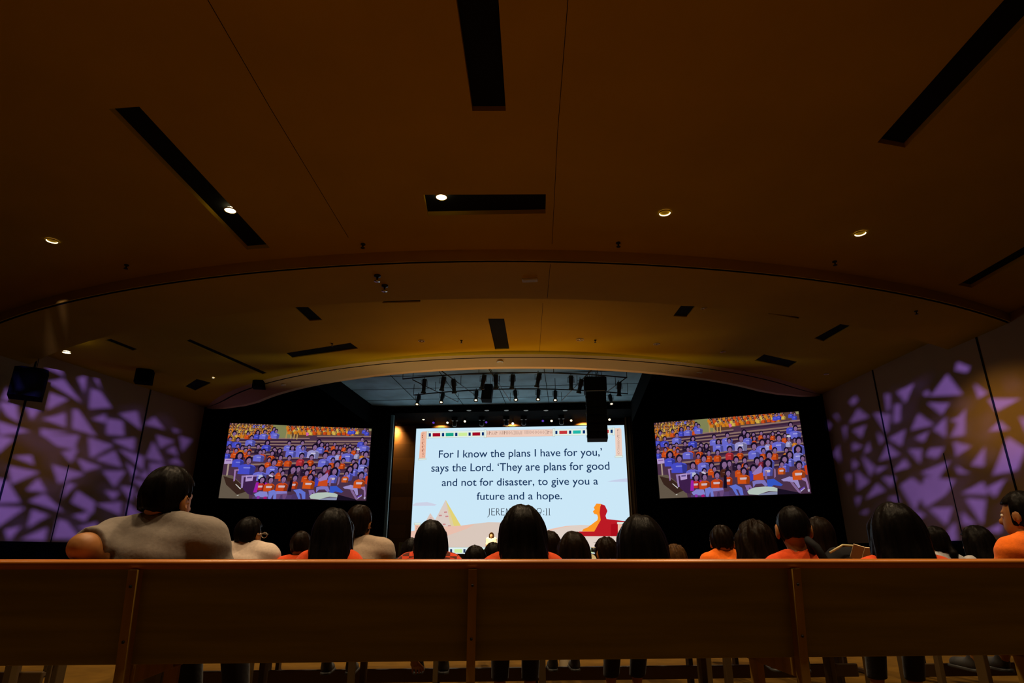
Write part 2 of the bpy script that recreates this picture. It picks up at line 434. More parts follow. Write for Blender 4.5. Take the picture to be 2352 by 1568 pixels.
def sprinkler(p, label, s=1):
    t = thing('sprinkler_head', label, 'sprinkler', p, 0, 'sprinklers in the ceiling')
    MB().lathe([(.05 * s, 0), (.05 * s, -.02 * s), (.02 * s, -.03 * s)], 14).build('flange', M_blackmetal, t, True)
    MB().lathe([(.015 * s, -.02 * s), (.015 * s, -.08 * s), (.045 * s, -.09 * s), (.045 * s, -.1 * s)], 12).build('deflector', M_chrome if s > 1.2 else M_blackmetal, t, True)
for (x, y), h, s, lab in [((834, 560), H1, 1.1, 'small black sprinkler head in the near ceiling left of centre'), ((1420, 557), H1, 1.1, 'small black sprinkler head in the near ceiling right of centre'),
                          ((1917, 600), H1, 1.1, 'small black sprinkler head in the near ceiling far right'), ((291, 608), H1, 1.1, 'small black sprinkler head in the near ceiling far left'),
                          ((867, 632), H2, 1.7, 'upper of two metal sprinkler heads just below the black groove'), ((884, 655), H2, 1.7, 'lower of two metal sprinkler heads just below the black groove'),
                          ((1060, 782), H3, .9, 'tiny sprinkler head left of the central far recess'), ((1367, 781), H3, .9, 'tiny sprinkler head right of the ring lamp in the far ceiling'),
                          ((763, 789), H3, .9, 'tiny sprinkler head above the wide slanted recess at left'), ((2104, 714), H2, 1.0, 'faint sprinkler head below the black groove at right')]:
    sprinkler(on_h(x, y, h), lab, s)
p = on_h(1217, 643, H2 - .02)
t = thing('ceiling_vent', 'small pale rectangular vent on the middle ceiling band', 'vent', p, -AL)
MB().bbox((-.19, -.09, -.02), (.19, .09, .02), .006).build('frame', M_white, t)
mb = MB()
for i in range(6): mb.box((-.17, -.075 + i * .027, -.03), (.17, -.065 + i * .027, -.018))
mb.build('grille', M_white, t)
# fine construction joints of the ceiling
def joint(pts, h, name, lab):
    mb = MB(); mb.tube([on_h(x, y, h) for x, y in pts], .006, 5)
    tag(mb.build(name, M_dark), lab, 'joint', None, 'structure')
joint([(1306, -20), (1281, 300), (1268, 560)], H1, 'trim_15', 'hairline joint in the near ceiling right of centre')
joint([(466, -20), (622, 250), (800, 545)], H1, 'trim_16', 'hairline joint in the near ceiling left of centre')
joint([(1264, 606), (1257, 684)], H2, 'trim_17', 'hairline joint across the middle ceiling band')
joint([(1247, 695), (1239, 808)], H3, 'trim_18', 'hairline joint in the far ceiling')
# ------------------------------------------------------------------ flat pictures on the screens
def clip_poly(p, w, h):
    for ax, lim, sg in ((0, 0, 1), (0, w, -1), (1, 0, 1), (1, h, -1)):
        out = []
        for i in range(len(p)):
            a, b = p[i], p[(i + 1) % len(p)]
            da, db = (a[ax] - lim) * sg, (b[ax] - lim) * sg
            if da >= 0: out.append(a)
            if (da > 0 and db < 0) or (da < 0 and db > 0):
                t = da / (da - db); out.append((a[0] + (b[0] - a[0]) * t, a[1] + (b[1] - a[1]) * t))
        p = out
        if len(p) < 3: return []
    q = []
    for v in p:
        if not q or math.hypot(v[0] - q[-1][0], v[1] - q[-1][1]) > 1e-4 * h: q.append(v)
    if len(q) > 1 and math.hypot(q[0][0] - q[-1][0], q[0][1] - q[-1][1]) < 1e-4 * h: q.pop()
    return q
def flat_picture(name, w, h, shapes, base, parent, m, off=0.0):
    """shapes: list of (polygon in 0..w,0..h, colour), later ones on top -> one truly flat mesh, local x right, z up, facing -y"""
    V = [(0, 0), (w, 0), (w, h), (0, h)]; Fc = [[0, 1, 2, 3]]; cols = [base]
    for poly, c in shapes:
        q = clip_poly(poly, w, h)
        if len(q) < 3: continue
        a = sum(q[i][0] * q[(i + 1) % len(q)][1] - q[(i + 1) % len(q)][0] * q[i][1] for i in range(len(q)))
        if abs(a) < 2e-5 * h * h: continue
        if a < 0: q = q[::-1]
        b = len(V); V += q; Fc.append(list(range(b, b + len(q)))); cols.append(c)
    vo, eo, fo, _, _, orig = delaunay_2d_cdt([Vector(p) for p in V], [], Fc, 0, 1e-5)
    vs = [(p.x, off, p.y) for p in vo]; fs = []; fc = []
    for f, og in zip(fo, orig):
        if not og: continue
        fs.append(tuple(f)); fc.append(cols[max(og)])
    o = new_obj(name, vs, fs, m, parent)
    at = o.data.color_attributes.new('picture', 'FLOAT_COLOR', 'CORNER')
    buf = []
    for f, c in zip(o.data.polygons, fc):
        for _ in f.loop_indices: buf += [*lin(c), 1]
    at.data.foreach_set('color', buf)
    return o
def ellp(cx, cy, rx, ry, n=12, rot=0):
    return [(cx + rx * math.cos(2 * PI * k / n) * math.cos(rot) - ry * math.sin(2 * PI * k / n) * math.sin(rot),
             cy + rx * math.cos(2 * PI * k / n) * math.sin(rot) + ry * math.sin(2 * PI * k / n) * math.cos(rot)) for k in range(n)]
def rrect(x0, y0, x1, y1, r):
    pts = []
    for cx, cy, a in ((x1 - r, y1 - r, 0), (x0 + r, y1 - r, 1), (x0 + r, y0 + r, 2), (x1 - r, y0 + r, 3)):
        pts += [(cx + r * math.cos((a + k / 3) * PI / 2), cy + r * math.sin((a + k / 3) * PI / 2)) for k in range(4)]
    return pts

# ---- the big screen on the stage -------------------------------------------------
def led_uv(x, y):                  # photo point -> u (hall), h on the LED plane
    u, v, h = toH(on_v(x, y, LEDV)); return u, h
uTL, hTL = led_uv(957.6, 984.6); uTR, hTR = led_uv(1432.9, 975.3)
uBL, _ = led_uv(943, 1218); uBR, _ = led_uv(1446.5, 1180)
LU0, LU1, LH1 = (uTL + uBL) / 2, (uTR + uBR) / 2, (hTL + hTR) / 2
LWD = LU1 - LU0; LHT = LWD * .575; LH0 = LH1 - LHT
led = thing('led_screen', 'large bright centre-stage screen showing the verse text', 'screen', W(LU0, LEDV, LH0), -AL)
def S(x, y):                       # photo point -> screen-local
    u, h = led_uv(x, y); return u - LU0, h - LH0
def C(x, y): return S(900 + x / 4.055, 940 + y / 4.055)      # enlarged crop coordinates
MB().bbox((-.05, .03, -.05), (LWD + .05, .25, LHT + .05), .01).build('housing', M_blackmetal, led)
sky = (203, 231, 247); shp = []
def poly(pts, c, f=C): shp.append(([f(*p) for p in pts], c))
sand = (217, 199, 187); sand2 = (233, 190, 172); line = (176, 190, 178); cream = (226, 238, 228)
# clouds
poly([(195, 885), (230, 868), (330, 862), (420, 886), (400, 896), (195, 897)], (205, 209, 228))
poly([(2005, 672), (2080, 655), (2198, 640), (2200, 674)], (198, 208, 232))
# small and large pyramid
poly([(300, 1070), (358, 965), (430, 1070)], (219, 197, 187)); poly([(345, 1015), (365, 1005), (372, 1014)], (205, 140, 135))
poly([(370, 1090), (501, 842), (580, 1090)], (219, 203, 195)); poly([(501, 842), (560, 1090), (645, 1085)], (226, 209, 118))
poly([(501, 842), (530, 920), (580, 1090), (548, 1090)], (222, 205, 160))
for x, y in ((500, 957), (452, 988), (512, 996), (487, 1070), (536, 1085)): poly([(x - 15, y - 6), (x + 12, y - 8), (x + 15, y + 5), (x - 12, y + 7)], (203, 138, 138))
# dunes
poly([(170, 1135), (260, 1120), (400, 1095), (640, 1082), (760, 1065), (900, 1050), (1010, 1052), (1200, 1075), (1400, 1125), (1500, 1130), (1500, 1290), (165, 1290)], sand)
poly([(170, 1135), (400, 1095), (640, 1082), (770, 1070), (700, 1110), (560, 1160), (430, 1210), (300, 1290), (165, 1290)], sand2)
poly([(1380, 1150), (1480, 1112), (1620, 1085), (1760, 1075), (1900, 1080), (2220, 1100), (2225, 1290), (1400, 1290)], (224, 207, 196))
poly([(1380, 1150), (1480, 1112), (1620, 1085), (1720, 1079), (1600, 1097), (1480, 1130), (1420, 1165)], (236, 196, 178))
# seated stone monument in two colours, on a plinth
poly([(1950, 880), (1985, 895), (2008, 945), (1990, 990), (2000, 1020), (2220, 1045), (2225, 1180), (1740, 1180), (1740, 1137), (1885, 1137), (1945, 1030), (1920, 960)], (186, 26, 36))
poly([(1950, 878), (1905, 876), (1880, 915), (1890, 930), (1872, 950), (1885, 972), (1912, 980), (1920, 1005), (1915, 1030), (1820, 1100), (1785, 1112), (1770, 1136), (1885, 1137), (1945, 1030), (1935, 960), (1942, 900)], (252, 150, 36))
poly([(2040, 1070), (2100, 1060), (2105, 1180), (2040, 1180)], (170, 12, 26))
# corner columns
def column(x0, x1, y0, y1, capy):
    poly([(x0, y0), (x1, y0), (x1, y1), (x0, y1)], (238, 190, 168))
    poly([(x0 - 7, capy), (x1 + 7, capy), (x1 + 7, capy + 20), (x0 - 7, capy + 20)], line)
    poly([(x0 - 4, capy + 3), (x1 + 4, capy + 3), (x1 + 4, capy + 17), (x0 - 4, capy + 17)], cream)
def glyphs(x0, x1, y0, y1, n, vert, c=(150, 112, 100), seed=1):
    """little drawn picture-signs: bars, rings, chevrons, steps in rows"""
    rg = random.Random(seed)
    for i in range(n):
        if vert: cx, cy, a = (x0 + x1) / 2, y0 + (y1 - y0) * (i + .5) / n, (y1 - y0) / n * .40; b = (x1 - x0) * .32
        else: cx, cy, b = x0 + (x1 - x0) * (i + .5) / n, (y0 + y1) / 2, (x1 - x0) / n * .40; a = (y1 - y0) * .30
        k = rg.randrange(5); t = 2.2
        if k == 0: poly([(cx - b, cy - a), (cx + b, cy - a), (cx + b, cy - a + t), (cx - b, cy - a + t)], c); poly([(cx - b, cy + a), (cx + b, cy + a), (cx + b, cy + a - t), (cx - b, cy + a - t)], c); poly([(cx - 1, cy - a), (cx + 1.2, cy - a), (cx + 1.2, cy + a), (cx - 1, cy + a)], c)
        elif k == 1: poly([(cx - b, cy), (cx, cy - a), (cx + b, cy), (cx, cy + a)], c); poly([(cx - b + 3, cy), (cx, cy - a + 3), (cx + b - 3, cy), (cx, cy + a - 3)], (236, 196, 178))
        elif k == 2:
            for q in (-1, 0, 1): poly([(cx + q * b * .8 - 1, cy - a), (cx + q * b * .8 + 1.2, cy - a), (cx + q * b * .8 + 1.2, cy + a), (cx + q * b * .8 - 1, cy + a)], c)
        elif k == 3: poly([(cx - b, cy + a), (cx - b * .2, cy - a), (cx + b, cy + a), (cx + b - 3, cy + a), (cx - b * .2, cy - a + 5), (cx - b + 3, cy + a)], c)
        else: poly([(cx - b, cy - a), (cx + b, cy - a * .3), (cx + b, cy), (cx - b * .3, cy - a * .4), (cx - b * .3, cy + a), (cx - b, cy + a)], c)
poly([(270, 218), (285, 206), (325, 204), (312, 455), (253, 458)], (240, 186, 160)); glyphs(272, 312, 214, 446, 13, True, (165, 92, 72), 3)
poly([(246, 456), (320, 453), (319, 470), (245, 473)], line); poly([(249, 459), (317, 456), (316, 467), (248, 470)], cream)
poly([(2078, 176), (2125, 171), (2138, 185), (2147, 430), (2086, 433)], (238, 206, 190)); glyphs(2092, 2132, 184, 422, 13, True, (165, 140, 130), 5)
poly([(2077, 432), (2153, 428), (2154, 445), (2078, 449)], line); poly([(2080, 435), (2150, 431), (2151, 442), (2081, 446)], cream)
# lower columns
column(213, 262, 1075, 1290, 1055); glyphs(218, 258, 1085, 1180, 6, True, (150, 92, 80), 8)
column(2105, 2160, 1068, 1290, 1048)
# top frieze: colour blocks, carved panel, colour blocks
def top(x): return 205 - (x - 330) * .0195        # the frieze follows the top edge
def slab(x0, x1, d0, d1, c): poly([(x0, top(x0) + d0), (x1, top(x1) + d0), (x1, top(x1) + d1), (x0, top(x0) + d1)], c)
slab(330, 868, 0, 62, line); slab(332, 866, 2, 60, cream)
slab(1505, 2070, 2, 64, line); slab(1507, 2068, 4, 62, cream)
slab(872, 1512, 2, 66, (214, 170, 150)); slab(874, 1510, 4, 64, (238, 203, 186))
def bl(x0, x1, c): slab(x0, x1, 17, 48, c)
navy, red, teal, lime = (4, 44, 110), (160, 8, 32), (24, 160, 130), (206, 236, 152)
for x0, x1, c in ((344, 364, navy), (380, 451, red), (466, 488, navy), (502, 575, teal), (589, 611, navy), (620, 702, lime), (714, 735, navy), (750, 823, red), (838, 858, navy),
                  (1523, 1542, navy), (1560, 1633, (196, 52, 56)), (1650, 1671, navy), (1687, 1760, (30, 182, 168)), (1778, 1800, navy), (1818, 1890, lime), (1905, 1925, navy), (1945, 2020, (196, 52, 56)), (2037, 2057, navy)):
    bl(x0, x1, c)
glyphs(885, 985, 192, 245, 5, False, (150, 110, 96), 11); glyphs(1000, 1215, 190, 243, 10, False, (150, 116, 104), 12); glyphs(1235, 1495, 184, 240, 11, False, (160, 130, 120), 13)
for x in (862, 1502): poly([(x - 4, top(x) - 6), (x + 18, top(x) - 6), (x + 18, top(x) + 70), (x - 4, top(x) + 70)], line); poly([(x - 1, top(x) - 3), (x + 15, top(x) - 3), (x + 15, top(x) + 67), (x - 1, top(x) + 67)], cream)
for x in (326, 2056): poly([(x, top(x) - 6), (x + 18, top(x) - 6), (x + 18, top(x) + 70), (x, top(x) + 70)], line); poly([(x + 3, top(x) - 3), (x + 15, top(x) - 3), (x + 15, top(x) + 67), (x + 3, top(x) + 67)], cream)
# bottom frieze
poly([(165, 1282), (2230, 1282), (2230, 1350), (165, 1350)], line); poly([(165, 1285), (2230, 1285), (2230, 1347), (165, 1347)], (222, 238, 240))
for i in range(9):
    x = 300 + i * 244
    poly([(x - 2, 1300), (x + 18, 1300), (x + 18, 1334), (x - 2, 1334)], (44, 62, 98)); poly([(x + 38, 1300), (x + 112, 1300), (x + 112, 1334), (x + 38, 1334)], (206, 236, 160))
    poly([(x + 122, 1300), (x + 142, 1300), (x + 142, 1334), (x + 122, 1334)], (44, 62, 98)); poly([(x + 160, 1300), (x + 222, 1300), (x + 222, 1334), (x + 160, 1334)], (200, 226, 220))
poly([(165, 1352), (2230, 1352), (2230, 1700), (165, 1700)], (228, 208, 198))
led_pic = flat_picture('slide_picture', LWD, LHT, shp, sky, led, emis_attr('led_panel_light', 1.0))

# lettering (real letters, on the screen face)
M_ink = emis('slide_ink', lin((22, 52, 92)))
M_ink2 = emis('slide_ink_dark', lin((36, 40, 56)))
def lettering(txt, x0, x1, ybase, capY, parent, m, name, sx=None):
    """one line of text fitted between two photo points on the screen"""
    cu = bpy.data.curves.new(name, 'FONT'); cu.body = txt; cu.size = 1; cu.resolution_u = 4; cu.offset = .006
    ob = bpy.data.objects.new(name, cu); COL.objects.link(ob)
    bpy.context.view_layer.update()
    me = bpy.data.meshes.new_from_object(ob.evaluated_get(bpy.context.evaluated_depsgraph_get()))
    bpy.data.objects.remove(ob); bpy.data.curves.remove(cu)
    xs = [v.co.x for v in me.vertices]; w = max(xs) - min(xs); mn = min(xs)
    a = C(x0, ybase[0]); b = C(x1, ybase[1]); cap = C(x0, capY)
    k = (b[0] - a[0]) / w; kz = (cap[1] - a[1]) / .729
    for v in me.vertices:
        x, y = v.co.x, v.co.y
        v.co = Vector((a[0] + (x - mn) * k, -.006, (a[1] + b[1]) / 2 + y * kz))
    me.materials.clear(); me.materials.append(m)
    o = bpy.data.objects.new(name, me); COL.objects.link(o); o.parent = parent
    return o
lettering("For I know the plans I have for you,’", 437, 1960, (448, 432), 376, led, M_ink, 'verse_lettering')
lettering("says the Lord. ‘They are plans for good", 367, 2028, (578, 562), 502, led, M_ink, 'verse_lettering')
lettering("and not for disaster, to give you a", 465, 1922, (712, 700), 640, led, M_ink, 'verse_lettering')
lettering("future and a hope.", 790, 1585, (843, 834), 770, led, M_ink, 'verse_lettering')
# the reference line in narrow classical capitals, drawn stroke by stroke
def caps(spec, m, name):
    mb = MB()
    for (x0, y0), (x1, y1), w0, w1 in spec:
        a, b = Vector(C(x0, y0)), Vector(C(x1, y1)); d = (b - a).normalized(); n = Vector((-d.y, d.x)); s = .0046
        q = [a + n * w0 * s, a - n * w0 * s, b - n * w1 * s, b + n * w1 * s]
        mb.add([(p.x, -.006, p.y) for p in q], [(0, 1, 2, 3)])
    o = mb.build(name, m, led); return o
def Ecap(x): return [((x, 985), (x, 921), 4, 4), ((x - 2, 923), (x + 30, 922), 2.2, 3.2), ((x, 951), (x + 27, 951), 2.2, 3.0), ((x - 2, 983), (x + 32, 983), 2.2, 3.4)]
def ringcap(cx, cy, rx, ry, w=3.0, a0=0, a1=360, n=16):
    pts = [(cx + rx * math.cos(math.radians(a0 + (a1 - a0) * i / n)), cy + ry * math.sin(math.radians(a0 + (a1 - a0) * i / n))) for i in range(n + 1)]
    return [(pts[i], pts[i + 1], w, w) for i in range(n)]
J = [((909, 921), (909, 975), 4.2, 4), ((909, 975), (902, 995), 4, 3), ((902, 995), (888, 1004), 3, 1.5)]
Rr = [((975, 985), (975, 921), 4, 4)] + ringcap(982, 937, 16, 15, 3, -90, 90, 10) + [((975, 922), (984, 922), 3, 3), ((975, 952), (984, 952), 2.4, 2.4), ((984, 952), (1006, 985), 3.4, 4.2)]
def Mcap(x): return [((x, 985), (x + 4, 921), 3, 3), ((x + 4, 921), (x + 26, 975), 4, 4), ((x + 26, 975), (x + 48, 921), 2.6, 2.6), ((x + 48, 921), (x + 52, 985), 4, 4)]
Ah = [((1146, 985), (1168, 921), 2.4, 2.4), ((1168, 921), (1192, 985), 4, 4), ((1154, 963), (1184, 963), 2.4, 2.4)]
Hh = [((1204, 985), (1204, 921), 4, 4), ((1244, 985), (1244, 921), 4, 4), ((1204, 952), (1244, 952), 2.4, 2.4)]
two = ringcap(1308, 938, 17, 17, 3, 180, 380, 10) + [((1324, 944), (1290, 984), 3, 3), ((1290, 984), (1328, 984), 3.2, 3.2)]
nine = ringcap(1372, 941, 21, 22, 3.4) + [((1392, 945), (1388, 965), 3.4, 3.2), ((1388, 965), (1366, 995), 3.2, 1.4)]
colon = [((1415, 943), (1415, 951), 4, 4), ((1415, 975), (1415, 983), 4, 4)]
ones = [((1440, 985), (1440, 921), 4, 4), ((1468, 985), (1468, 921), 4, 4), ((1431, 984), (1449, 984), 1.6, 1.6), ((1459, 984), (1477, 984), 1.6, 1.6), ((1431, 924), (1440, 922), 1.8, 2.4), ((1459, 924), (1468, 922), 1.8, 2.4)]
caps(J + Ecap(930) + Rr + Ecap(1020) + Mcap(1064) + [((1132, 985), (1132, 921), 4, 4)] + Ah + Hh + two + nine + colon + ones, M_ink2, 'reference_lettering')

# ---- side screens: the live picture of the seated crowd ---------------------------
pa, pn, pd = pros_plane(1)
RP = pa + pn * .22
corn = [on_plane(x, y, RP, pn) for x, y in ((1507.9, 1014.2), (1843.8, 987.1), (1867.6, 1181), (1516.8, 1189.8))]
z1 = (corn[0].z + corn[1].z) / 2; z0 = (corn[2].z + corn[3].z) / 2
k0 = ((corn[0] - RP).dot(pd) + (corn[3] - RP).dot(pd)) / 2; k1 = ((corn[1] - RP).dot(pd) + (corn[2] - RP).dot(pd)) / 2
RSW, RSH = abs(k1 - k0), z1 - z0
print('side screen R', RSW, RSH, RSW / RSH)
def Rsc(x, y):                     # photo point -> 0..1 on the right screen
    p = on_plane(x, y, RP, pn); k = (p - RP).dot(pd)
    return (k - k0) / (k1 - k0), (p.z - z0) / (z1 - z0)
def P_(x, y): return Rsc(1500 + x / 7.127, 980 + y / 7.127)
def Q_(x, y): return Rsc(1680 + x / 7.125, 980 + y / 7.125)
AS = RSW / RSH
pic = []                            # polygons in units of the screen height
def pp(pts, c, f=None): pic.append(([((f(*p) if f else p)[0] * AS, (f(*p) if f else p)[1]) for p in pts], c))
blue, lil, org, pale = (78, 84, 222), (118, 118, 232), (226, 84, 26), (176, 170, 232)
amber, yel, dk, skin, hair = (232, 140, 36), (236, 196, 84), (44, 26, 52), (150, 112, 160), (26, 16, 40)
warmskin = (186, 132, 104)
# floor, aisle and pew rows
pp([(0, 0), (1, 0), (1, 1), (0, 1)], (86, 56, 82))
pp([(640, 190), (930, 170), (1080, 400), (840, 425)], (146, 148, 96), P_)
pp([(60, 240), (700, 180), (760, 400), (80, 470)], (96, 64, 44), P_)
pp([(940, 150), (1354, 130), (1354, 330), (1080, 400)], (104, 70, 52), P_); pp([(0, 130), (1170, 40), (1200, 180), (0, 320)], (104, 74, 62), Q_)
for f, a, b, wd in ((P_, (80, 480), (1354, 350), 22), (P_, (240, 520), (1354, 412), 22), (P_, (250, 560), (1354, 470), 22), (P_, (280, 610), (1354, 530), 24), (P_, (640, 632), (970, 600), 26), (P_, (600, 700), (960, 668), 24),
                    (P_, (130, 700), (700, 650), 22), (P_, (150, 770), (640, 730), 24), (P_, (500, 885), (1354, 790), 30), (P_, (880, 740), (1354, 700), 26), (P_, (1030, 925), (1354, 880), 26), (P_, (900, 1050), (1300, 1010), 26),
                    (Q_, (190, 300), (1180, 200), 26), (Q_, (0, 410), (1190, 292), 26), (Q_, (0, 460), (1200, 340), 22), (Q_, (0, 520), (1210, 395), 22), (Q_, (0, 620), (1215, 470), 24), (Q_, (0, 700), (1230, 585), 26),
                    (Q_, (0, 785), (1245, 690), 28), (Q_, (0, 890), (1255, 790), 28), (Q_, (300, 985), (1270, 900), 26)):
    pp([a, b, (b[0], b[1] + wd), (a[0], a[1] + wd)], (160, 128, 118), f)
    pp([(a[0], a[1] + wd), (b[0], b[1] + wd), (b[0], b[1] + wd * 2.3), (a[0], a[1] + wd * 2.3)], (66, 38, 66), f)
for x in (1000, 1075, 1130, 1180): pp([(x - 60, 240), (x - 40, 240), (x - 30, 400), (x - 52, 400)], (196, 160, 96), P_)
pp([(1060, 250), (1250, 240), (1250, 262), (1060, 275)], (190, 150, 96), P_)
pp([(100, 1100), (260, 1100), (560, 1340), (600, 1480), (110, 1500)], (112, 98, 82), P_)
pp([(130, 1120), (330, 1170), (560, 1350), (400, 1420), (200, 1260)], (64, 42, 34), P_)
rp = random.Random(5)
def per(f, fx, fy, r, shirt, hs='s', bw=None, sk=None, printed=True, legs=None):
    sk = sk or skin; bw = bw or r * 4; h = bw * .62
    sh = [(fx - bw * .46, fy + r * 3.4 + h * .5), (fx - bw * .5, fy + r * 2.4), (fx - bw * .36, fy + r * 1.75), (fx - r * .5, fy + r * 1.35), (fx + r * .5, fy + r * 1.35), (fx + bw * .36, fy + r * 1.75), (fx + bw * .5, fy + r * 2.4), (fx + bw * .46, fy + r * 3.4 + h * .5)]
    if hs == 'L': pp([(fx + r * 1.5 * math.sin(a), fy - r * 1.35 * math.cos(a) if math.cos(a) > -.2 else fy + r * 3.2) for a in [i * PI / 6 for i in range(12)]], hair, f)
    if shirt: 
        pp(sh, shirt, f)
        dkk = tuple(int(c * .72) for c in shirt)
        pp([(fx + bw * .14, fy + r * 1.8), (fx + bw * .5, fy + r * 2.4), (fx + bw * .46, fy + r * 3.4 + h * .5), (fx + bw * .22, fy + r * 3.4 + h * .5)], dkk, f)
        if printed: pp([(fx - bw * .2, fy + r * 2.6), (fx + bw * .18, fy + r * 2.5), (fx + bw * .18, fy + r * 2.5 + bw * .07), (fx - bw * .2, fy + r * 2.6 + bw * .07)], tuple(min(255, c + 70) for c in shirt), f)
    pp(ellp(fx, fy - r * .18, r * 1.22, r * 1.42, 10), hair, f)
    pp([(fx - r * .35, fy + r * .8), (fx + r * .35, fy + r * .8), (fx + r * .4, fy + r * 1.6), (fx - r * .4, fy + r * 1.6)], tuple(int(c * .8) for c in sk), f)
    pp(ellp(fx + r * .08, fy + r * .22, r * .82, r * 1.05, 10), sk, f)
    if r > 24: pp([(fx - r * .3, fy + r * .75), (fx + r * .4, fy + r * .75), (fx + r * .3, fy + r * .9), (fx - r * .2, fy + r * .9)], (120, 64, 90), f)
# far blocks, many small figures
for row in range(5):
    for k in range(13):
        x = 75 + k * 50 + rp.uniform(-12, 12); y = 235 + row * 45 - k * 4 + rp.uniform(-8, 8)
        if x > 700: continue
        per(P_, x, y, 15, rp.choice([amber, amber, yel, yel, org, (190, 120, 60), lil if x > 380 else amber]), 's', 62, warmskin, False)
for row in range(4):
    for k in range(16):
        x = -330 + k * 84 + row * 20 + rp.uniform(-14, 14); y = 175 - x * .085 - 52 + row * 34 + rp.uniform(-7, 7)
        if x > 900: continue
        per(Q_, x, y, 16, rp.choice([amber, org, amber, yel, org, (170, 60, 150) if rp.random() < .2 else amber]), 's', 74, warmskin, False)
pp([(1270, 262), (1308, 256), (1330, 305), (1288, 325)], (236, 110, 190), P_)
for x, y in ((1060, 60), (1120, 90), (800, 100), (860, 88)): per(Q_, x - 40, y + 20, 20, blue, 's', 90)
pp([(1090, 60), (1165, 48), (1172, 110), (1110, 110)], (166, 160, 110), Q_)
L_ = [(P_, 345, 375, 22, org, 's', 80), (P_, 490, 340, 26, blue, 'L', 100), (P_, 600, 320, 26, lil, 's', 140), (P_, 700, 350, 22, org, 's', 60), (P_, 735, 258, 24, blue, 's', 80), (P_, 775, 290, 26, lil, 's', 140), (P_, 140, 400, 30, (190, 130, 50), 's', 90),
      (P_, 100, 495, 26, blue, 's', 100), (P_, 215, 495, 28, blue, 's', 140), (P_, 415, 440, 28, lil, 's', 160), (P_, 680, 500, 30, blue, 'L', 150), (P_, 1030, 475, 30, lil, 's', 140), (P_, 1250, 450, 32, lil, 's', 180),
      (Q_, 245, 400, 30, dk, 'L', 90), (Q_, 1015, 285, 32, blue, 's', 140), (Q_, 1095, 345, 34, lil, 's', 200), (Q_, 530, 420, 26, org, 's', 100), (Q_, 400, 440, 26, org, 'L', 90), (Q_, 720, 430, 25, org, 'L', 80), (Q_, 815, 425, 28, org, 's', 70), (Q_, 580, 475, 28, dk, 's', 70), (Q_, 645, 475, 28, org, 's', 80), (Q_, 920, 465, 28, org, 's', 100),
      (P_, 1105, 555, 32, lil, 'L', 190), (P_, 1280, 540, 32, lil, 's', 200), (Q_, 305, 450, 34, lil, 'L', 150), (Q_, 415, 505, 28, org, 'L', 80), (Q_, 195, 505, 42, pale, 's', 210),
      (P_, 115, 620, 24, org, 's', 60), (P_, 235, 600, 26, org, 's', 100), (P_, 310, 625, 28, amber, 's', 90), (P_, 410, 600, 26, org, 's', 110), (P_, 550, 580, 30, dk, 's', 90), (P_, 815, 610, 30, dk, 's', 90), (P_, 905, 620, 30, dk, 'L', 60),
      (P_, 225, 675, 28, org, 's', 120), (P_, 370, 660, 28, org, 's', 90), (P_, 430, 700, 26, org, 's', 80), (P_, 650, 660, 32, org, 's', 120), (P_, 795, 675, 32, org, 's', 120), (P_, 600, 675, 32, lil, 's', 180),
      (Q_, 985, 520, 32, (180, 176, 226), 's', 100), (Q_, 1085, 545, 30, amber, 's', 80), (Q_, 545, 575, 40, lil, 's', 200), (Q_, 640, 560, 34, pale, 's', 110), (Q_, 700, 580, 28, org, 's', 70), (Q_, 820, 505, 44, lil, 's', 230), (Q_, 1150, 560, 46, lil, 's', 220),
      (P_, 945, 740, 34, org, 's', 120), (P_, 1090, 735, 34, org, 's', 130), (P_, 1290, 685, 40, (200, 50, 60), 's', 140), (P_, 770, 795, 30, org, 's', 110), (P_, 105, 700, 30, blue, 's', 110),
      (Q_, 180, 695, 36, org, 's', 120), (Q_, 410, 640, 46, lil, 's', 190), (Q_, 565, 715, 34, org, 's', 110), (Q_, 755, 710, 36, org, 's', 120), (Q_, 945, 710, 34, amber, 's', 110), (Q_, 1140, 690, 46, (140, 138, 230), 'L', 190),
      (P_, 300, 760, 42, blue, 'L', 180), (P_, 860, 835, 46, lil, 's', 200), (P_, 455, 830, 46, blue, 's', 270), (Q_, 660, 790, 50, lil, 's', 180), (Q_, 1000, 785, 44, lil, 'L', 160), (Q_, 1215, 850, 36, lil, 's', 110),
      (P_, 990, 950, 38, org, 's', 120), (P_, 1200, 935, 52, (80, 40, 30), 'L', 130), (P_, 1285, 920, 40, None, 's', 90), (Q_, 115, 860, 42, dk, 's', 130), (Q_, 255, 870, 38, org, 's', 110), (Q_, 460, 885, 46, dk, 's', 130), (Q_, 530, 850, 34, (150, 40, 60), 's', 90), (Q_, 160, 975, 40, org, 's', 130), (Q_, 275, 970, 36, dk, 's', 90),
      (P_, 1040, 1010, 34, org, 's', 90), (P_, 680, 950, 44, lil, 's', 220), (P_, 870, 1040, 34, dk, 's', 80)]
for a in L_: per(*a)
pp(ellp(985, 478, 36, 20, 10), (226, 226, 236), Q_)
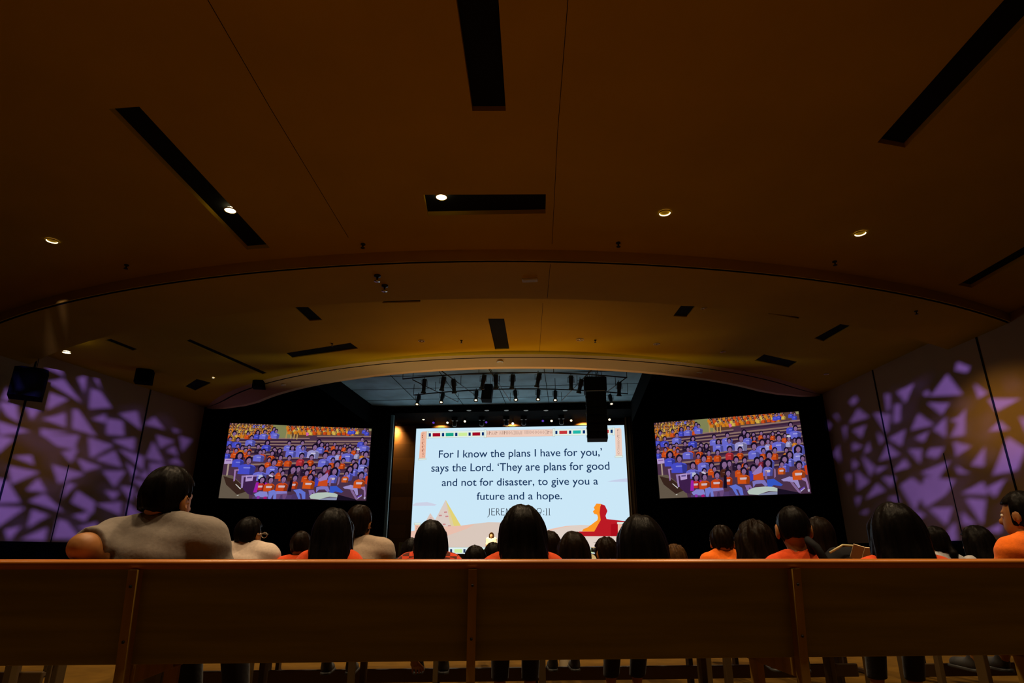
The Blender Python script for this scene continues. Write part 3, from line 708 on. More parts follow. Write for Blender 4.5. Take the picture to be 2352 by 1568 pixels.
# signs on the front pews
pp([(88, 830), (205, 820), (212, 905), (98, 918)], (206, 176, 232), P_); pp([(110, 850), (190, 843), (192, 862), (112, 870)], (160, 120, 190), P_)
pp([(150, 915), (175, 912), (190, 1105), (168, 1110)], (190, 165, 150), P_)
pp([(268, 1000), (340, 990), (342, 1012), (300, 1020), (318, 1190), (296, 1200)], (170, 130, 190), P_)
pp([(400, 1095), (640, 1070), (642, 1095), (440, 1120), (462, 1300), (436, 1308)], (170, 140, 205), P_)
pp([(440, 1120), (640, 1095), (640, 1420), (560, 1400), (470, 1320)], (70, 36, 84), P_)
pp([(468, 1090), (583, 1078), (588, 1172), (480, 1192)], (202, 170, 232), P_); pp([(490, 1110), (565, 1102), (566, 1128), (492, 1136)], (110, 90, 160), P_)
pp([(335, 1245), (350, 1245), (440, 1318), (428, 1328)], (236, 232, 226), P_)
pp([(400, 1425), (426, 1422), (426, 1436), (400, 1438)], (226, 222, 210), P_)
# front row with legs
pp([(650, 1440), (1354, 1380), (1354, 1470), (650, 1478)], (92, 66, 120), P_); pp([(0, 1370), (300, 1350), (300, 1450), (0, 1460)], (84, 60, 110), Q_)
def front(f, fx, fy, r, shirt, hs, bw, legs, lc, extra=None):
    per(f, fx, fy, r, shirt, hs, bw)
    pp([(fx - bw * .3, fy + r * 2.5), (fx + bw * .25, fy + r * 2.4), (fx + bw * .22, fy + r * 3.2), (fx - bw * .27, fy + r * 3.3)], (230, 206, 216), f)
    for q in legs: pp(q, lc, f)
front(P_, 735, 1145, 42, (216, 50, 40), 'L', 130, [[(660, 1400), (740, 1345), (860, 1350), (890, 1430), (830, 1450), (690, 1440)]], (150, 150, 232))
pp([(650, 1200), (690, 1190), (700, 1370), (640, 1370)], (176, 36, 190), P_); pp([(790, 1190), (830, 1200), (870, 1330), (820, 1350)], (176, 36, 190), P_)
pp([(660, 1130), (675, 1070), (720, 1065), (740, 1090), (700, 1110), (690, 1135)], (206, 210, 236), P_)
pp([(715, 1430), (760, 1430), (760, 1478), (720, 1478)], (160, 60, 190), P_); pp([(820, 1440), (865, 1430), (880, 1470), (830, 1478)], (190, 30, 130), P_)
front(P_, 875, 1140, 44, org, 's', 180, [[(880, 1340), (960, 1310), (1030, 1350), (1030, 1470), (985, 1475), (970, 1390), (940, 1475), (900, 1470)]], (128, 140, 236))
pp([(820, 1060), (850, 1045), (900, 1075), (890, 1095), (840, 1080)], (226, 216, 240), P_)
front(P_, 1080, 1115, 46, (222, 76, 26), 's', 200, [[(1010, 1330), (1190, 1330), (1200, 1380), (1180, 1470), (1140, 1470), (1120, 1390), (1090, 1400), (1080, 1470), (1030, 1470)]], (120, 84, 140))
pp([(1010, 1330), (1180, 1325), (1190, 1365), (1010, 1385)], (150, 140, 220), P_)
front(P_, 1265, 1080, 44, (222, 76, 26), 's', 150, [], blue); pp([(0, 1300), (110, 1270), (215, 1330), (240, 1450), (190, 1455), (150, 1360), (110, 1350), (160, 1455), (120, 1455), (50, 1340)], (110, 128, 236), Q_)
pp([(1195, 1110), (1240, 1130), (1250, 1330), (1190, 1330)], (24, 14, 34), P_)
front(Q_, 240, 1050, 44, (232, 92, 24), 's', 210, [[(260, 1290), (350, 1280), (390, 1340), (355, 1350), (330, 1320), (335, 1375), (295, 1375)]], (150, 118, 190))
pp([(330, 1050), (400, 1060), (410, 1190), (350, 1230)], (70, 70, 200), Q_)
front(Q_, 400, 1010, 48, (222, 80, 40), 's', 0.1, [], skin); pp([(400, 1100), (560, 1080), (575, 1200), (400, 1205)], (226, 84, 34), Q_)
pp([(380, 1090), (520, 950), (550, 1000), (540, 1080), (420, 1120)], (170, 140, 210), Q_); pp([(385, 1225), (470, 1205), (590, 1205), (640, 1290), (600, 1310), (540, 1260), (440, 1270), (400, 1330)], (140, 132, 214), Q_)
front(Q_, 640, 915, 50, lil, 'L', 170, [[(620, 1200), (740, 1185), (890, 1285), (860, 1310), (740, 1290), (690, 1330), (640, 1330)]], (60, 96, 220))
pp([(600, 1040), (625, 1060), (630, 1200), (590, 1180)], skin, Q_); pp([(740, 1010), (770, 1030), (775, 1150), (745, 1180)], skin, Q_)
per(Q_, 915, 860, 48, (104, 104, 226), 'L', 170)
front(Q_, 870, 945, 38, (232, 100, 34), 's', 130, [[(860, 1200), (1000, 1150), (1130, 1180), (1180, 1330), (1150, 1350), (1080, 1250), (960, 1230), (900, 1230)]], (176, 160, 226))
pp([(1000, 1230), (1060, 1250), (1180, 1400), (1190, 1430), (1150, 1420), (1050, 1300)], (150, 116, 170), Q_); pp([(1170, 1370), (1245, 1320), (1255, 1350), (1190, 1400)], (120, 80, 210), Q_)
pp([(1180, 1395), (1255, 1340), (1257, 1352), (1190, 1408)], (216, 206, 240), Q_)
front(Q_, 1155, 965, 52, (232, 92, 28), 's', 220, [[(1200, 1180), (1280, 1170), (1320, 1300), (1328, 1370), (1305, 1370), (1270, 1240), (1210, 1210)]], (170, 130, 190))
pp([(1300, 1370), (1335, 1365), (1335, 1410), (1310, 1410)], (206, 200, 230), Q_)
pp([(1240, 980), (1285, 960), (1300, 1130), (1270, 1120)], (226, 70, 30), Q_)
# pale rounded object at the lower edge of the picture
pp([(300, 1395), (330, 1360), (430, 1325), (600, 1312), (735, 1320), (800, 1345), (800, 1400), (660, 1390), (560, 1420), (480, 1450), (330, 1440)], (206, 222, 212), Q_)
pp([(480, 1450), (560, 1425), (680, 1405), (800, 1405), (800, 1455), (480, 1460)], (150, 156, 190), Q_)
pp([(800, 1345), (1150, 1420), (1200, 1460), (800, 1460)], (30, 20, 40), Q_)
# the polygons above are in 0..1 vertically from the bottom (Rsc gives v upward)
m_pic = emis_attr('side_screen_light', .72)
def side_screen(s, label, W_, H_, origin, ang):
    t = thing('side_screen', label, 'screen', origin, ang, 'side screens beside the stage')
    MB().bbox((-.06, .03, -.06), (W_ + .06, .2, H_ + .06), .01).build('housing', M_blackmetal, t)
    k = W_ / AS
    flat_picture('live_picture', W_, H_, [([(x * k, z * H_) for x, z in pts], c) for pts, c in pic], (80, 54, 80), t, m_pic)
    return t
ang = math.atan2(pd.y, pd.x)
side_screen(1, 'right side screen showing the seated crowd in blue and orange shirts', RSW, RSH, RP + pd * k0 + Vector((0, 0, z0)), ang)
la, ln, ld = pros_plane(-1)
LP_ = la + ln * .22
cornL = [on_plane(x, y, LP_, ln) for x, y in ((522.8, 1011.5), (850, 1025.3), (838, 1192), (494.3, 1189))]
z1L = (cornL[0].z + cornL[1].z) / 2; z0L = (cornL[2].z + cornL[3].z) / 2
kk = [(p - LP_).dot(ld) for p in cornL]; k0L = (kk[0] + kk[3]) / 2; k1L = (kk[1] + kk[2]) / 2
print('side screen L', k1L - k0L, z1L - z0L, (k1L - k0L) / (z1L - z0L), 'LED', LWD, LHT)
side_screen(-1, 'left side screen showing the seated crowd in blue and orange shirts', k1L - k0L, z1L - z0L, LP_ + ld * k0L + Vector((0, 0, z0L)), math.atan2(ld.y, ld.x))
# ------------------------------------------------------------------ stage rig
HP = 6.95
def rigpt(x, y, h=HP): return on_h(x, y, h)
def pipe(pts, name, lab, r=.028, hp=HP):
    dense = []
    P3 = [rigpt(*p, hp) for p in pts]
    t = thing(name, lab, 'lighting pipe', P3[0], 0, 'lighting pipes over the stage')
    mb = MB(); mb.tube([p - P3[0] for p in P3], r, 8); mb.build('tube', M_blackmetal, t, True)
    mb = MB()
    for i in range(0, len(P3), max(1, len(P3) // 3)):
        p = P3[i] - P3[0]; mb.tube([p, p + Vector((0, 0, HS - hp - .03))], .012, 6)
    mb.build('drop_rod', M_blackmetal, t)
    return t
def bowed(x0, y0, xm, ym, x1, y1, n=12):
    out = []
    for i in range(n + 1):
        t = i / n; out.append(((1 - t) ** 2 * x0 + 2 * t * (1 - t) * xm + t * t * x1, (1 - t) ** 2 * y0 + 2 * t * (1 - t) * ym + t * t * y1))
    return out
pipe(bowed(925, 870, 1190, 842, 1440, 867), 'lighting_pipe', 'nearer curved black lighting pipe across the stage ceiling')
pipe(bowed(950, 907, 1190, 880, 1442, 904), 'lighting_pipe', 'farther curved black lighting pipe across the stage ceiling')
for a, b, lab in (((1005, 845), (1112, 922), 'slanted black pipe crossing the two curved pipes, left of the hanging loudspeaker box'), ((948, 872), (1052, 923), 'leftmost slanted black pipe under the stage ceiling'),
                  ((1122, 846), (1172, 921), 'slanted black pipe crossing right of the hanging loudspeaker box'), ((1362, 846), (1290, 920), 'slanted black pipe just left of the tall loudspeaker column'),
                  ((1440, 866), (1388, 904), 'rightmost slanted black pipe under the stage ceiling')):
    pipe([a, ((a[0] + b[0]) / 2, (a[1] + b[1]) / 2), b], 'lighting_pipe', lab, .022, HP + .09)
def spotlight(x, y, lab, h=HP, size=1.0, aim=None, lens=None, group='stage spotlights on the curved pipes', drop=.08):
    p = rigpt(x, y, h)
    t = thing('stage_spotlight', lab, 'spotlight', p, 0, group)
    d = aim or Vector((random.uniform(-.25, .25), .25, -1))
    s = size
    M = axis_to(Vector((0, 0, -.30 * s)), d)
    MB().lathe([(.075 * s, .26 * s), (.085 * s, .22 * s), (.085 * s, .0), (.07 * s, -.03 * s), (.07 * s, -.2 * s), (.095 * s, -.22 * s), (.095 * s, -.27 * s), (.08 * s, -.27 * s), (.075 * s, -.24 * s)], 14, M).build('barrel', M_blackmetal, t, True)
    mb = MB(); mb.tube([(0, 0, .45 if drop > .2 else .03), (0, 0, -.08 * s)], .014, 6); mb.tube([(-.11 * s, 0, -.3 * s), (-.11 * s, 0, -.1 * s), (.11 * s, 0, -.1 * s), (.11 * s, 0, -.3 * s)], .012, 6)
    mb.build('yoke', M_blackmetal, t)
    MB().lathe([(.052 * s, 0), (.035 * s, -.018 * s), (.001, -.022 * s)], 14, M @ Matrix.Translation((0, 0, -.245 * s)), cap=False).build('lens', lens or M_chrome, t, True)
    return t
SPL = [(975, 868, 'left of the long slanted pipe on the nearer curved pipe'), (1018, 862, 'at the crossing of slanted and nearer curved pipe at left'), (1043, 868, 'third from left on the nearer curved pipe'),
       (1110, 858, 'left of the hanging loudspeaker box top'), (1139, 857, 'right of the hanging loudspeaker box top'), (1177, 857, 'alone on the nearer curved pipe at centre'),
       (1236, 853, 'upper of the pair one above the other right of centre'), (1311, 860, 'tilted one left of the tall loudspeaker column'), (1332, 868, 'close beside the tall loudspeaker column'), (1421, 875, 'right of the tall loudspeaker column')]
for x, y, l in SPL: spotlight(x, y, 'black stage spotlight ' + l, size=1.15)
SPF = [(961, 903, 'at the left end of the farther curved pipe'), (1016, 898, 'below the left slanted pipe on the farther curved pipe'), (1094, 893, 'left of the loudspeaker box bottom on the farther curved pipe'),
       (1184, 892, 'at the centre of the farther curved pipe'), (1236, 891, 'lower of the pair one above the other right of centre'), (1275, 893, 'right of centre on the farther curved pipe'), (1402, 902, 'right of the loudspeaker column on the farther curved pipe')]
for x, y, l in SPF: spotlight(x, y, 'black stage spotlight ' + l, size=1.05, lens=M_lensdot, aim=Vector((random.uniform(-.1, .1), -.5, -1)))
LOW = [(973, 966, M_lensdot, 'leftmost glowing'), (996, 974, M_lensviolet, 'violet, second from left,'), (1028, 974, M_lensdot, 'third from left glowing'), (1068, 971, M_lensdot, 'fourth from left glowing'), (1117, 973, M_lensviolet, 'violet, left of the white one,'),
       (1178, 976, M_lenswhite, 'bright white'), (1247, 970, M_lensviolet, 'violet, right of the white one,'), (1267, 970, M_lensdot, 'warm one beside the right violet'), (1312, 969, M_lensdot, 'warm one left of the loudspeaker column'), (1400, 967, M_lensdot, 'warm one right of the loudspeaker column')]
LV = 4.6
pts = [on_v(x, y, LV) for x, y in ((955, 957), (1440, 948))]
zb = pts[0].z * .5 + pts[1].z * .5
a = Vector((pts[0].x, pts[0].y, zb)); b = Vector((pts[1].x, pts[1].y, zb))
t = thing('lighting_pipe', 'straight black pipe above the large screen carrying small lamps', 'lighting pipe', a, 0, 'lighting pipes over the stage')
mb = MB(); mb.tube([(0, 0, 0), b - a], .03, 8); mb.build('tube', M_blackmetal, t, True)
mb = MB()
for k in (.1, .5, .9): mb.tube([(b - a) * k, (b - a) * k + Vector((0, 0, CZ + HR - zb))], .015, 6)
mb.build('drop_rod', M_blackmetal, t)
for x, y, m, l in LOW:
    q = on_v(x, y, LV); p = Vector((q.x, q.y, zb))
    t = thing('stage_lamp', f'small {l} stage lamp hanging above the large screen', 'stage lamp', p, 0, 'small lamps above the large screen')
    L = zb - q.z
    M = axis_to(Vector((0, 0, -L + .12)), HV * -.75 - Vector((0, 0, .6)))
    MB().lathe([(.05, .14), (.075, .1), (.085, -.05), (.095, -.07), (.085, -.07)], 12, M).build('housing', M_blackmetal, t, True)
    MB().lathe([(.08, -.06), (.05, -.08), (.001, -.09)], 12, M, cap=False).build('lens', m, t)
    MB().tube([(0, 0, 0), (0, 0, -L + .14)], .012, 6).build('yoke', M_blackmetal, t)
for x in (1035, 1077, 1118, 1163, 1208, 1254, 1298):
    p = on_h(x, 942, HR - .01)
    t = thing('ceiling_lamp', f'small dim lamp in the black rear stage ceiling, number {1 + (1035, 1077, 1118, 1163, 1208, 1254, 1298).index(x)} from the left', 'ceiling lamp', p, 0, 'dim lamps of the rear stage ceiling')
    MB().lathe([(.13, .005), (.12, -.02), (.09, -.02)], 14).build('ring', M_white, t)
    MB().lathe([(.09, -.012), (.001, -.016)], 14, cap=False).build('lens', emis('lens_dim', (.5, .5, .46), .55), t)
for x, lab in ((1045, 'leftmost'), (1107, 'second'), (1163, 'third'), (1203, 'fourth'), (1289, 'fifth')):
    q = on_v(x, 950, LV - .3)
    t = thing('moving_head_lamp', f'{lab} from left of the black box lamps above the pipe of small lamps', 'stage lamp', Vector((q.x, q.y, CZ + HR)), 0, 'black box lamps over the rear stage')
    MB().bbox((-.17, -.12, -.18), (.17, .12, 0), .02).build('base', M_blackmetal, t)
    MB().lathe([(.05, -.18), (.12, -.25), (.13, -.45), (.09, -.5)], 12).build('head', M_blackmetal, t, True)
# suspended loudspeakers
def hang_lines(pts, top, r=.008):
    mb = MB()
    for p in pts: mb.tube([p, (p[0], p[1], top)], r, 5)
    return mb
q0 = on_v(1344, 866, -3.2); q1 = on_v(1397, 1003, -3.2)
lw = (q1 - q0).dot(HU); hz = q0.z - q1.z
top = Vector(((q0.x + q1.x) / 2, (q0.y + q1.y) / 2, q0.z))
t = thing('line_array_loudspeaker', 'tall black column of loudspeakers hanging in front of the large screen', 'loudspeaker', top, -AL)
N = 7; dz = (hz - .62) / (N - 1)
MB().bbox((-lw / 2 - .06, -.1, -.62), (lw / 2 + .05, .75, -.02), .03).build('upper_cabinet', M_grille, t)
for i in range(N - 1):
    M = Matrix.Translation((0, .02 * i * i * .3, -.66 - dz * (i + .5))) @ Matrix.Rotation(-.02 * i, 4, 'X')
    c = MB().bbox((-lw / 2, 0, -dz / 2 + .008), (lw / 2, .6, dz / 2 - .008), .02, M).build('cabinet', M_grille, t)
    MB().bbox((-lw / 2 - .02, .2, -.04), (-lw / 2 - .002, .3, .04), .004, M).build('link_plate', M_blackmetal, c)
MB().box((-lw / 2 + .03, -.105, -.648), (lw / 2 - .05, -.095, -.63)).build('seam_strip', M_white, t)
mb = MB().bbox((-lw / 2, .1, -.02), (lw / 2, .5, .06), .01)
for x in (-.4, -.28, -.16, .05, .2, .4): mb.tube([(x * lw, .3, .05), (x * lw * .8, .3, CZ + HS - top.z)], .012, 5)
mb.build('rigging_frame', M_blackmetal, t)
q0 = on_v(1104, 879, -2.6); q1 = on_v(1132, 917, -2.6)
c = (q0 + q1) / 2; w = (q1 - q0).dot(HU) * .82; h = q0.z - q1.z
t = thing('hanging_loudspeaker', 'flat black loudspeaker box hanging tilted under the stage pipes at centre', 'loudspeaker', c, -AL)
M = Matrix.Rotation(-.25, 4, 'X') @ Matrix.Rotation(.06, 4, 'Y')
MB().bbox((-w / 2, 0, -h / 2), (w / 2, .4, h / 2), .02, M).build('cabinet', M_grille, t)
MB().bbox((-w / 2 + .04, -.015, -h / 2 + .04), (w / 2 - .04, .0, h / 2 - .04), .005, M).build('grille', M_grille, t)
hang_lines([(-w * .3, .15, h * .45), (w * .3, .15, h * .45)], CZ + HS - c.z).build('hanger', M_blackmetal, t)
def pod(x, y, depth_v, size, lab, htop, turn, lines):
    c = on_v(x, y, depth_v)
    t = thing('ceiling_loudspeaker', lab, 'loudspeaker', c, -AL + turn, 'dark loudspeakers hanging on the left')
    s = size
    mb = MB(); 
    prof = [(-.5, -.32), (-.3, -.5), (.3, -.5), (.5, -.32), (.5, .5), (-.5, .5)]
    vs = [(a * s, b * s, z * s) for z in (-.55, .5) for a, b in prof]
    mb.add(vs, [(5, 4, 3, 2, 1, 0), (6, 7, 8, 9, 10, 11)] + [(i, (i + 1) % 6, 6 + (i + 1) % 6, 6 + i) for i in range(6)])
    mb.build('cabinet', M_black, t)
    MB().bbox((-.28 * s, -.515 * s, -.45 * s), (.28 * s, -.49 * s, .42 * s), .005).build('grille', M_black, t)
    hang_lines([(p * s, .1 * s, .45 * s) for p in lines], CZ + htop - c.z, .012).build('hanger', M_blackmetal, t)
pod(332, 861, -6.5, .62, 'dark loudspeaker hanging on two rods near the left wall top', H3, .5, (-.15, .25))
pod(596, 877, -4.5, .5, 'dark loudspeaker hanging by the left end of the fascia', H3, .3, (.0,))
pod(66, 880, -10.0, .95, 'larger dark loudspeaker hanging at far left in front of the violet light', H2, .7, (.1,))

# curtain at the right of the big screen
t0 = on_v(1433, 930, LEDV - .5); t1 = on_v(1446, 930, LEDV - .5)
cu0 = LU1 - .02; cw = .62
mb = MB(); n = 40; vs = []; fs = []
for j, z in enumerate((SF + .02, 2.0, 4.2, HR)):
    for i in range(n + 1):
        k = i / n; vs.append(W(cu0 + cw * k, LEDV - .35 + .05 * math.sin(k * 22 + j * .3), z))
for j in range(3):
    for i in range(n): a = j * (n + 1) + i; fs.append((a, a + 1, a + n + 2, a + n + 1))
o = new_obj('curtain', vs, fs, M_curtain, None, True)
so = o.modifiers.new('Solidify', 'SOLIDIFY'); so.thickness = .01
tag(o, 'tan pleated curtain hanging beside the right edge of the large screen', 'curtain')

# on the stage: side loudspeaker, drum kit, person
p = on_v(926, 1284, 4.2); 
t = thing('stage_loudspeaker', 'olive loudspeaker box standing on stage left of the large screen', 'loudspeaker', Vector((p.x, p.y, SZ)), -AL)
hh = on_v(926, 1245, 4.2).z - SZ; ww = (on_v(937, 1260, 4.2) - on_v(914, 1260, 4.2)).dot(HU)
M_sub = mat('olive_cabinet', (.30, .22, .06), .6)
MB().bbox((-ww / 2, 0, 0), (ww / 2, .6, hh), .02).build('cabinet', M_sub, t)
fr = MB()
for a_, b_ in (((-ww / 2, -.012, hh - .05), (ww / 2, .0, hh)), ((ww / 2 - .04, -.012, 0), (ww / 2, 0, hh)), ((-ww / 2, -.012, .18), (ww / 2, 0, .22)), ((-ww / 2, -.012, .0), (-ww / 2 + .03, 0, hh))): fr.box(a_, b_)
fr.build('front_frame', mat('olive_trim', (.42, .32, .1), .5), t)
DV = 3.2
dp = on_v(1357, 1268, DV); dk0 = thing('drum_kit', 'drum kit with dark cymbals and a pale bass drum on the stage', 'drum kit', Vector((dp.x, dp.y, SZ)), -AL)
M_drum = mat('drum_shell', (.75, .52, .25), .35); M_skin = mat('drum_head', (.85, .72, .46), .5); M_cym = mat('cymbal', (.10, .075, .03), .3, metal=.8)
Rx = Matrix.Rotation(PI / 2, 4, 'X')
bd = MB().lathe([(.30, -.22), (.30, .22)], 28, Matrix.Translation((0, .25, .31)) @ Rx).build('bass_drum', M_drum, dk0, True)
MB().lathe([(.29, .225), (.001, .226)], 28, Matrix.Translation((0, .25, .31)) @ Rx, cap=False).build('drum_head', M_skin, bd)
MB().lathe([(.285, .235), (.315, .235), (.315, .19), (.285, .19)], 28, Matrix.Translation((0, .25, .31)) @ Rx, cap=False).build('hoop', M_blackmetal, bd)
for x, y, z, r, hgt in ((-.18, .2, .78, .15, .2), (.16, .2, .80, .14, .2), (.52, -.05, .55, .19, .3), (-.52, .05, .62, .17, .14)):
    d = MB().lathe([(r, 0), (r, hgt)], 20, Matrix.Translation((x, y, z - hgt / 2)) @ Matrix.Rotation(.15, 4, 'X')).build('tom_drum', M_blackmetal, dk0, True)
    MB().lathe([(r * .97, hgt + .003), (.001, hgt + .003)], 20, Matrix.Translation((x, y, z - hgt / 2)) @ Matrix.Rotation(.15, 4, 'X'), cap=False).build('drum_head', M_skin, d)
    MB().tube([(x, y, z - hgt / 2), (x, y, .02)], .012, 6).build('stand', M_chrome, d)
for x, y, z, r, tl in ((-.42, .0, 1.12, .24, .22), (.34, .1, 1.16, .22, -.15), (-.66, .1, .82, .18, 0), (.75, .1, 1.22, .25, -.2)):
    c = MB().lathe([(.001, .02), (.03, .016), (.05, .006), (r, -.012), (r, -.016), (.05, 0)], 24, Matrix.Translation((x, y, z)) @ Matrix.Rotation(tl, 4, 'Y')).build('cymbal', M_cym, dk0, True)
    mb = MB().tube([(x, y, z), (x, y, .3)], .011, 6)
    for k in range(3): mb.tube([(x, y, .32), (x + .22 * math.cos(k * 2.1), y + .22 * math.sin(k * 2.1), .01)], .009, 5)
    mb.build('stand', M_chrome, c)
st = MB().lathe([(.17, .5), (.18, .54), (.17, .58)], 18, Matrix.Translation((.1, .75, 0))).tube([(.1, .75, .5), (.1, .75, .02)], .025, 8).build('stool', M_blackmetal, dk0, True)
sm = MB().tube([(-.05, -.28, 0), (-.05, -.28, .55)], .011, 6).tube([(-.05, -.28, .5), (.0, -.12, .42)], .009, 6)
for k in range(3): sm.tube([(-.05, -.28, .05), (-.05 + .16 * math.cos(k * 2.1 + .4), -.28 + .16 * math.sin(k * 2.1 + .4), .008)], .009, 5)
sm.lathe([(.03, -.05), (.03, .05)], 10, Matrix.Translation((0, -.1, .42)) @ Rx); sm.build('microphone_stand', M_blackmetal, dk0)

# ------------------------------------------------------------------ pews
PEW_SLOPE = .065
PEW_ANG = math.atan(PEW_SLOPE)
def pew_y(row, x): return 2.5 + 1.05 * row + PEW_SLOPE * x
def make_pew(row, x0, x1, posts, label):
    """origin on the floor under the middle of the back; local x along the pew, y towards the stage"""
    xm = (x0 + x1) / 2; ym = pew_y(row, xm); fz = floor_z(ym)
    t = thing('pew', label, 'pew', (xm, ym, fz), PEW_ANG, 'rows of wooden pews')
    L = (x1 - x0) / math.cos(PEW_ANG) / 2
    lean = .12                     # back leans towards the camera at the top
    def yb(z): return -(z - .48) * lean
    TOPZ = .896
    mb = MB(); n = 4
    zt, zbm = TOPZ - .02, .548
    mb.bbox((-L, -.012, 0), (L, .012, (zt - zbm)), .004, Matrix.Translation((0, yb(zbm) + .0, zbm)) @ Matrix.Rotation(math.atan(lean), 4, 'X'))
    mb.build('back_panel', M_woodback, t)
    # rounded top rail
    prof = [(-.028, -.030), (-.040, -.018), (-.042, -.006), (-.034, .002), (.02, .004), (.034, -.002), (.038, -.014), (.030, -.030)]
    yr = yb(TOPZ)
    vs = [(x, yr + a, TOPZ - .004 + b) for x in (-L - .01, L + .01) for a, b in prof]
    k = len(prof)
    o = new_obj('top_rail', vs, [(i, (i + 1) % k, k + (i + 1) % k, k + i) for i in range(k)] + [tuple(range(k))[::-1], tuple(range(k, 2 * k))], M_wood, t)
    bv = o.modifiers.new('Bevel', 'BEVEL'); bv.width = .004; bv.segments = 2
    MB().bbox((-L, .014, .552), (L, .43, .570), .006).build('seat', M_wood, t)
    MB().bbox((-L + .02, .03, .5705), (L - .02, .425, .580), .004).build('seat_cushion', M_cush, t)
    if row: MB().bbox((-L, .17, .115), (L, .20, .20), .006).build('shade_board', M_pewshade, t)  # added dark board standing in for the shaded floor band below the pews
    for x in posts:
        lx = (x - xm) / math.cos(PEW_ANG)
        if abs(lx) > L - .03: lx = math.copysign(L - .03, lx)
        mb = MB(); w = .0155
        top_z = TOPZ - .035
        prof = [(yb(top_z) - .055, top_z), (yb(.54) - .055, .54), (yb(.45) - .055, .0), (yb(.45) - .005, 0), (yb(.54) - .012, .54), (yb(top_z) - .012, top_z)]
        vs = [(lx + s * w, a, b) for s in (-1, 1) for a, b in prof]
        mb.add(vs, [tuple(range(6)), tuple(range(11, 5, -1))] + [(i, i + 6, (i + 1) % 6 + 6, (i + 1) % 6) for i in range(6)])
        mb.bbox((lx - w, .0, .48), (lx + w, .42, .552), .004); mb.bbox((lx - w, .32, 0), (lx + w, .40, .50), .004); mb.bbox((lx - w, -.06, .0), (lx + w, .42, .03), .004)
        po = mb.build('support', M_post if row == 0 else M_pewshade, t)  # farther rows take the copy with seat shade in its colour
        if row == 0:
            for z in (.805, .625):
                M = Matrix.Translation((lx, yb(z) - .056, z)) @ Matrix.Rotation(PI / 2, 4, 'X')
                MB().lathe([(.005, -.002), (.005, .002), (.0035, .003)], 12, M).build('screw', M_blackmetal, po)
    return t
def X_at(px, row): # world x where a photo column meets the pew line of a row (near eye height)
    r = ray(px, 1283); k = (2.5 + 1.05 * row) / (r.y - PEW_SLOPE * r.x); return r.x * k
xp = [X_at(x, 0) for x in (342, 1086, 1797)]
stp = (xp[2] - xp[0]) / 2
make_pew(0, xp[0] - stp * 1.15, xp[2] + stp * 1.2, [xp[0] - stp, xp[0], xp[1], xp[2], xp[2] + stp], 'wooden pew in the foreground seen from behind, filling the whole width')
for r, px, lab in ((1, (590, 830, 1240, 1640), 'pew directly in front of the foreground pew'), (2, (610, 1010, 1220, 1600), 'second pew in front of the foreground pew'), (3, (640, 1020, 1400, 1700), 'third pew in front of the foreground pew')):
    x0, x1 = X_at(330, r), X_at(1960, r)
    make_pew(r, x0, x1, [x0 + .04] + [X_at(p, r) for p in px] + [x1 - .04], lab)
# side blocks of pews across the aisles
for r in (1, 2, 3):
    make_pew(r, X_at(120, r) - 4.2, X_at(120, r), [X_at(120, r) - .05, X_at(120, r) - 1.4, X_at(120, r) - 2.8], f'pew across the left aisle, {["nearest", "second", "third"][r-1]} row beyond the foreground pew')
    xs = X_at({1: 2290, 2: 2085, 3: 2345}[r], r)
    make_pew(r, xs, xs + 4.2, [xs + .05, xs + 1.4], f'pew across the right aisle, {["nearest", "second", "third"][r-1]} row beyond the foreground pew')
# ------------------------------------------------------------------ people: smooth implicit bodies turned into meshes
f32 = np.float32
def smin(a, b, k):
    h = np.clip(.5 + .5 * (b - a) / k, 0, 1)
    return b + (a - b) * h - k * h * (1 - h)
def ell(P, c, r):
    x, y, z = P[0] - c[0], P[1] - c[1], P[2] - c[2]
    k0 = np.sqrt((x / r[0]) ** 2 + (y / r[1]) ** 2 + (z / r[2]) ** 2)
    k1 = np.sqrt((x / r[0] ** 2) ** 2 + (y / r[1] ** 2) ** 2 + (z / r[2] ** 2) ** 2) + 1e-6
    return k0 * (k0 - 1) / k1
def cone(P, a, b, ra, rb, fy=1.0):
    a = np.array(a, f32); b = np.array(b, f32); s = np.array((1, 1 / fy, 1), f32)
    d = (b - a) * s; L = float(d @ d) + 1e-9
    x, y, z = P[0] - a[0], (P[1] - a[1]) * s[1], P[2] - a[2]
    t = np.clip((x * d[0] + y * d[1] + z * d[2]) / L, 0, 1)
    return (np.sqrt((x - t * d[0]) ** 2 + (y - t * d[1]) ** 2 + (z - t * d[2]) ** 2) - (ra + t * (rb - ra))) * (fy if fy < 1 else 1)
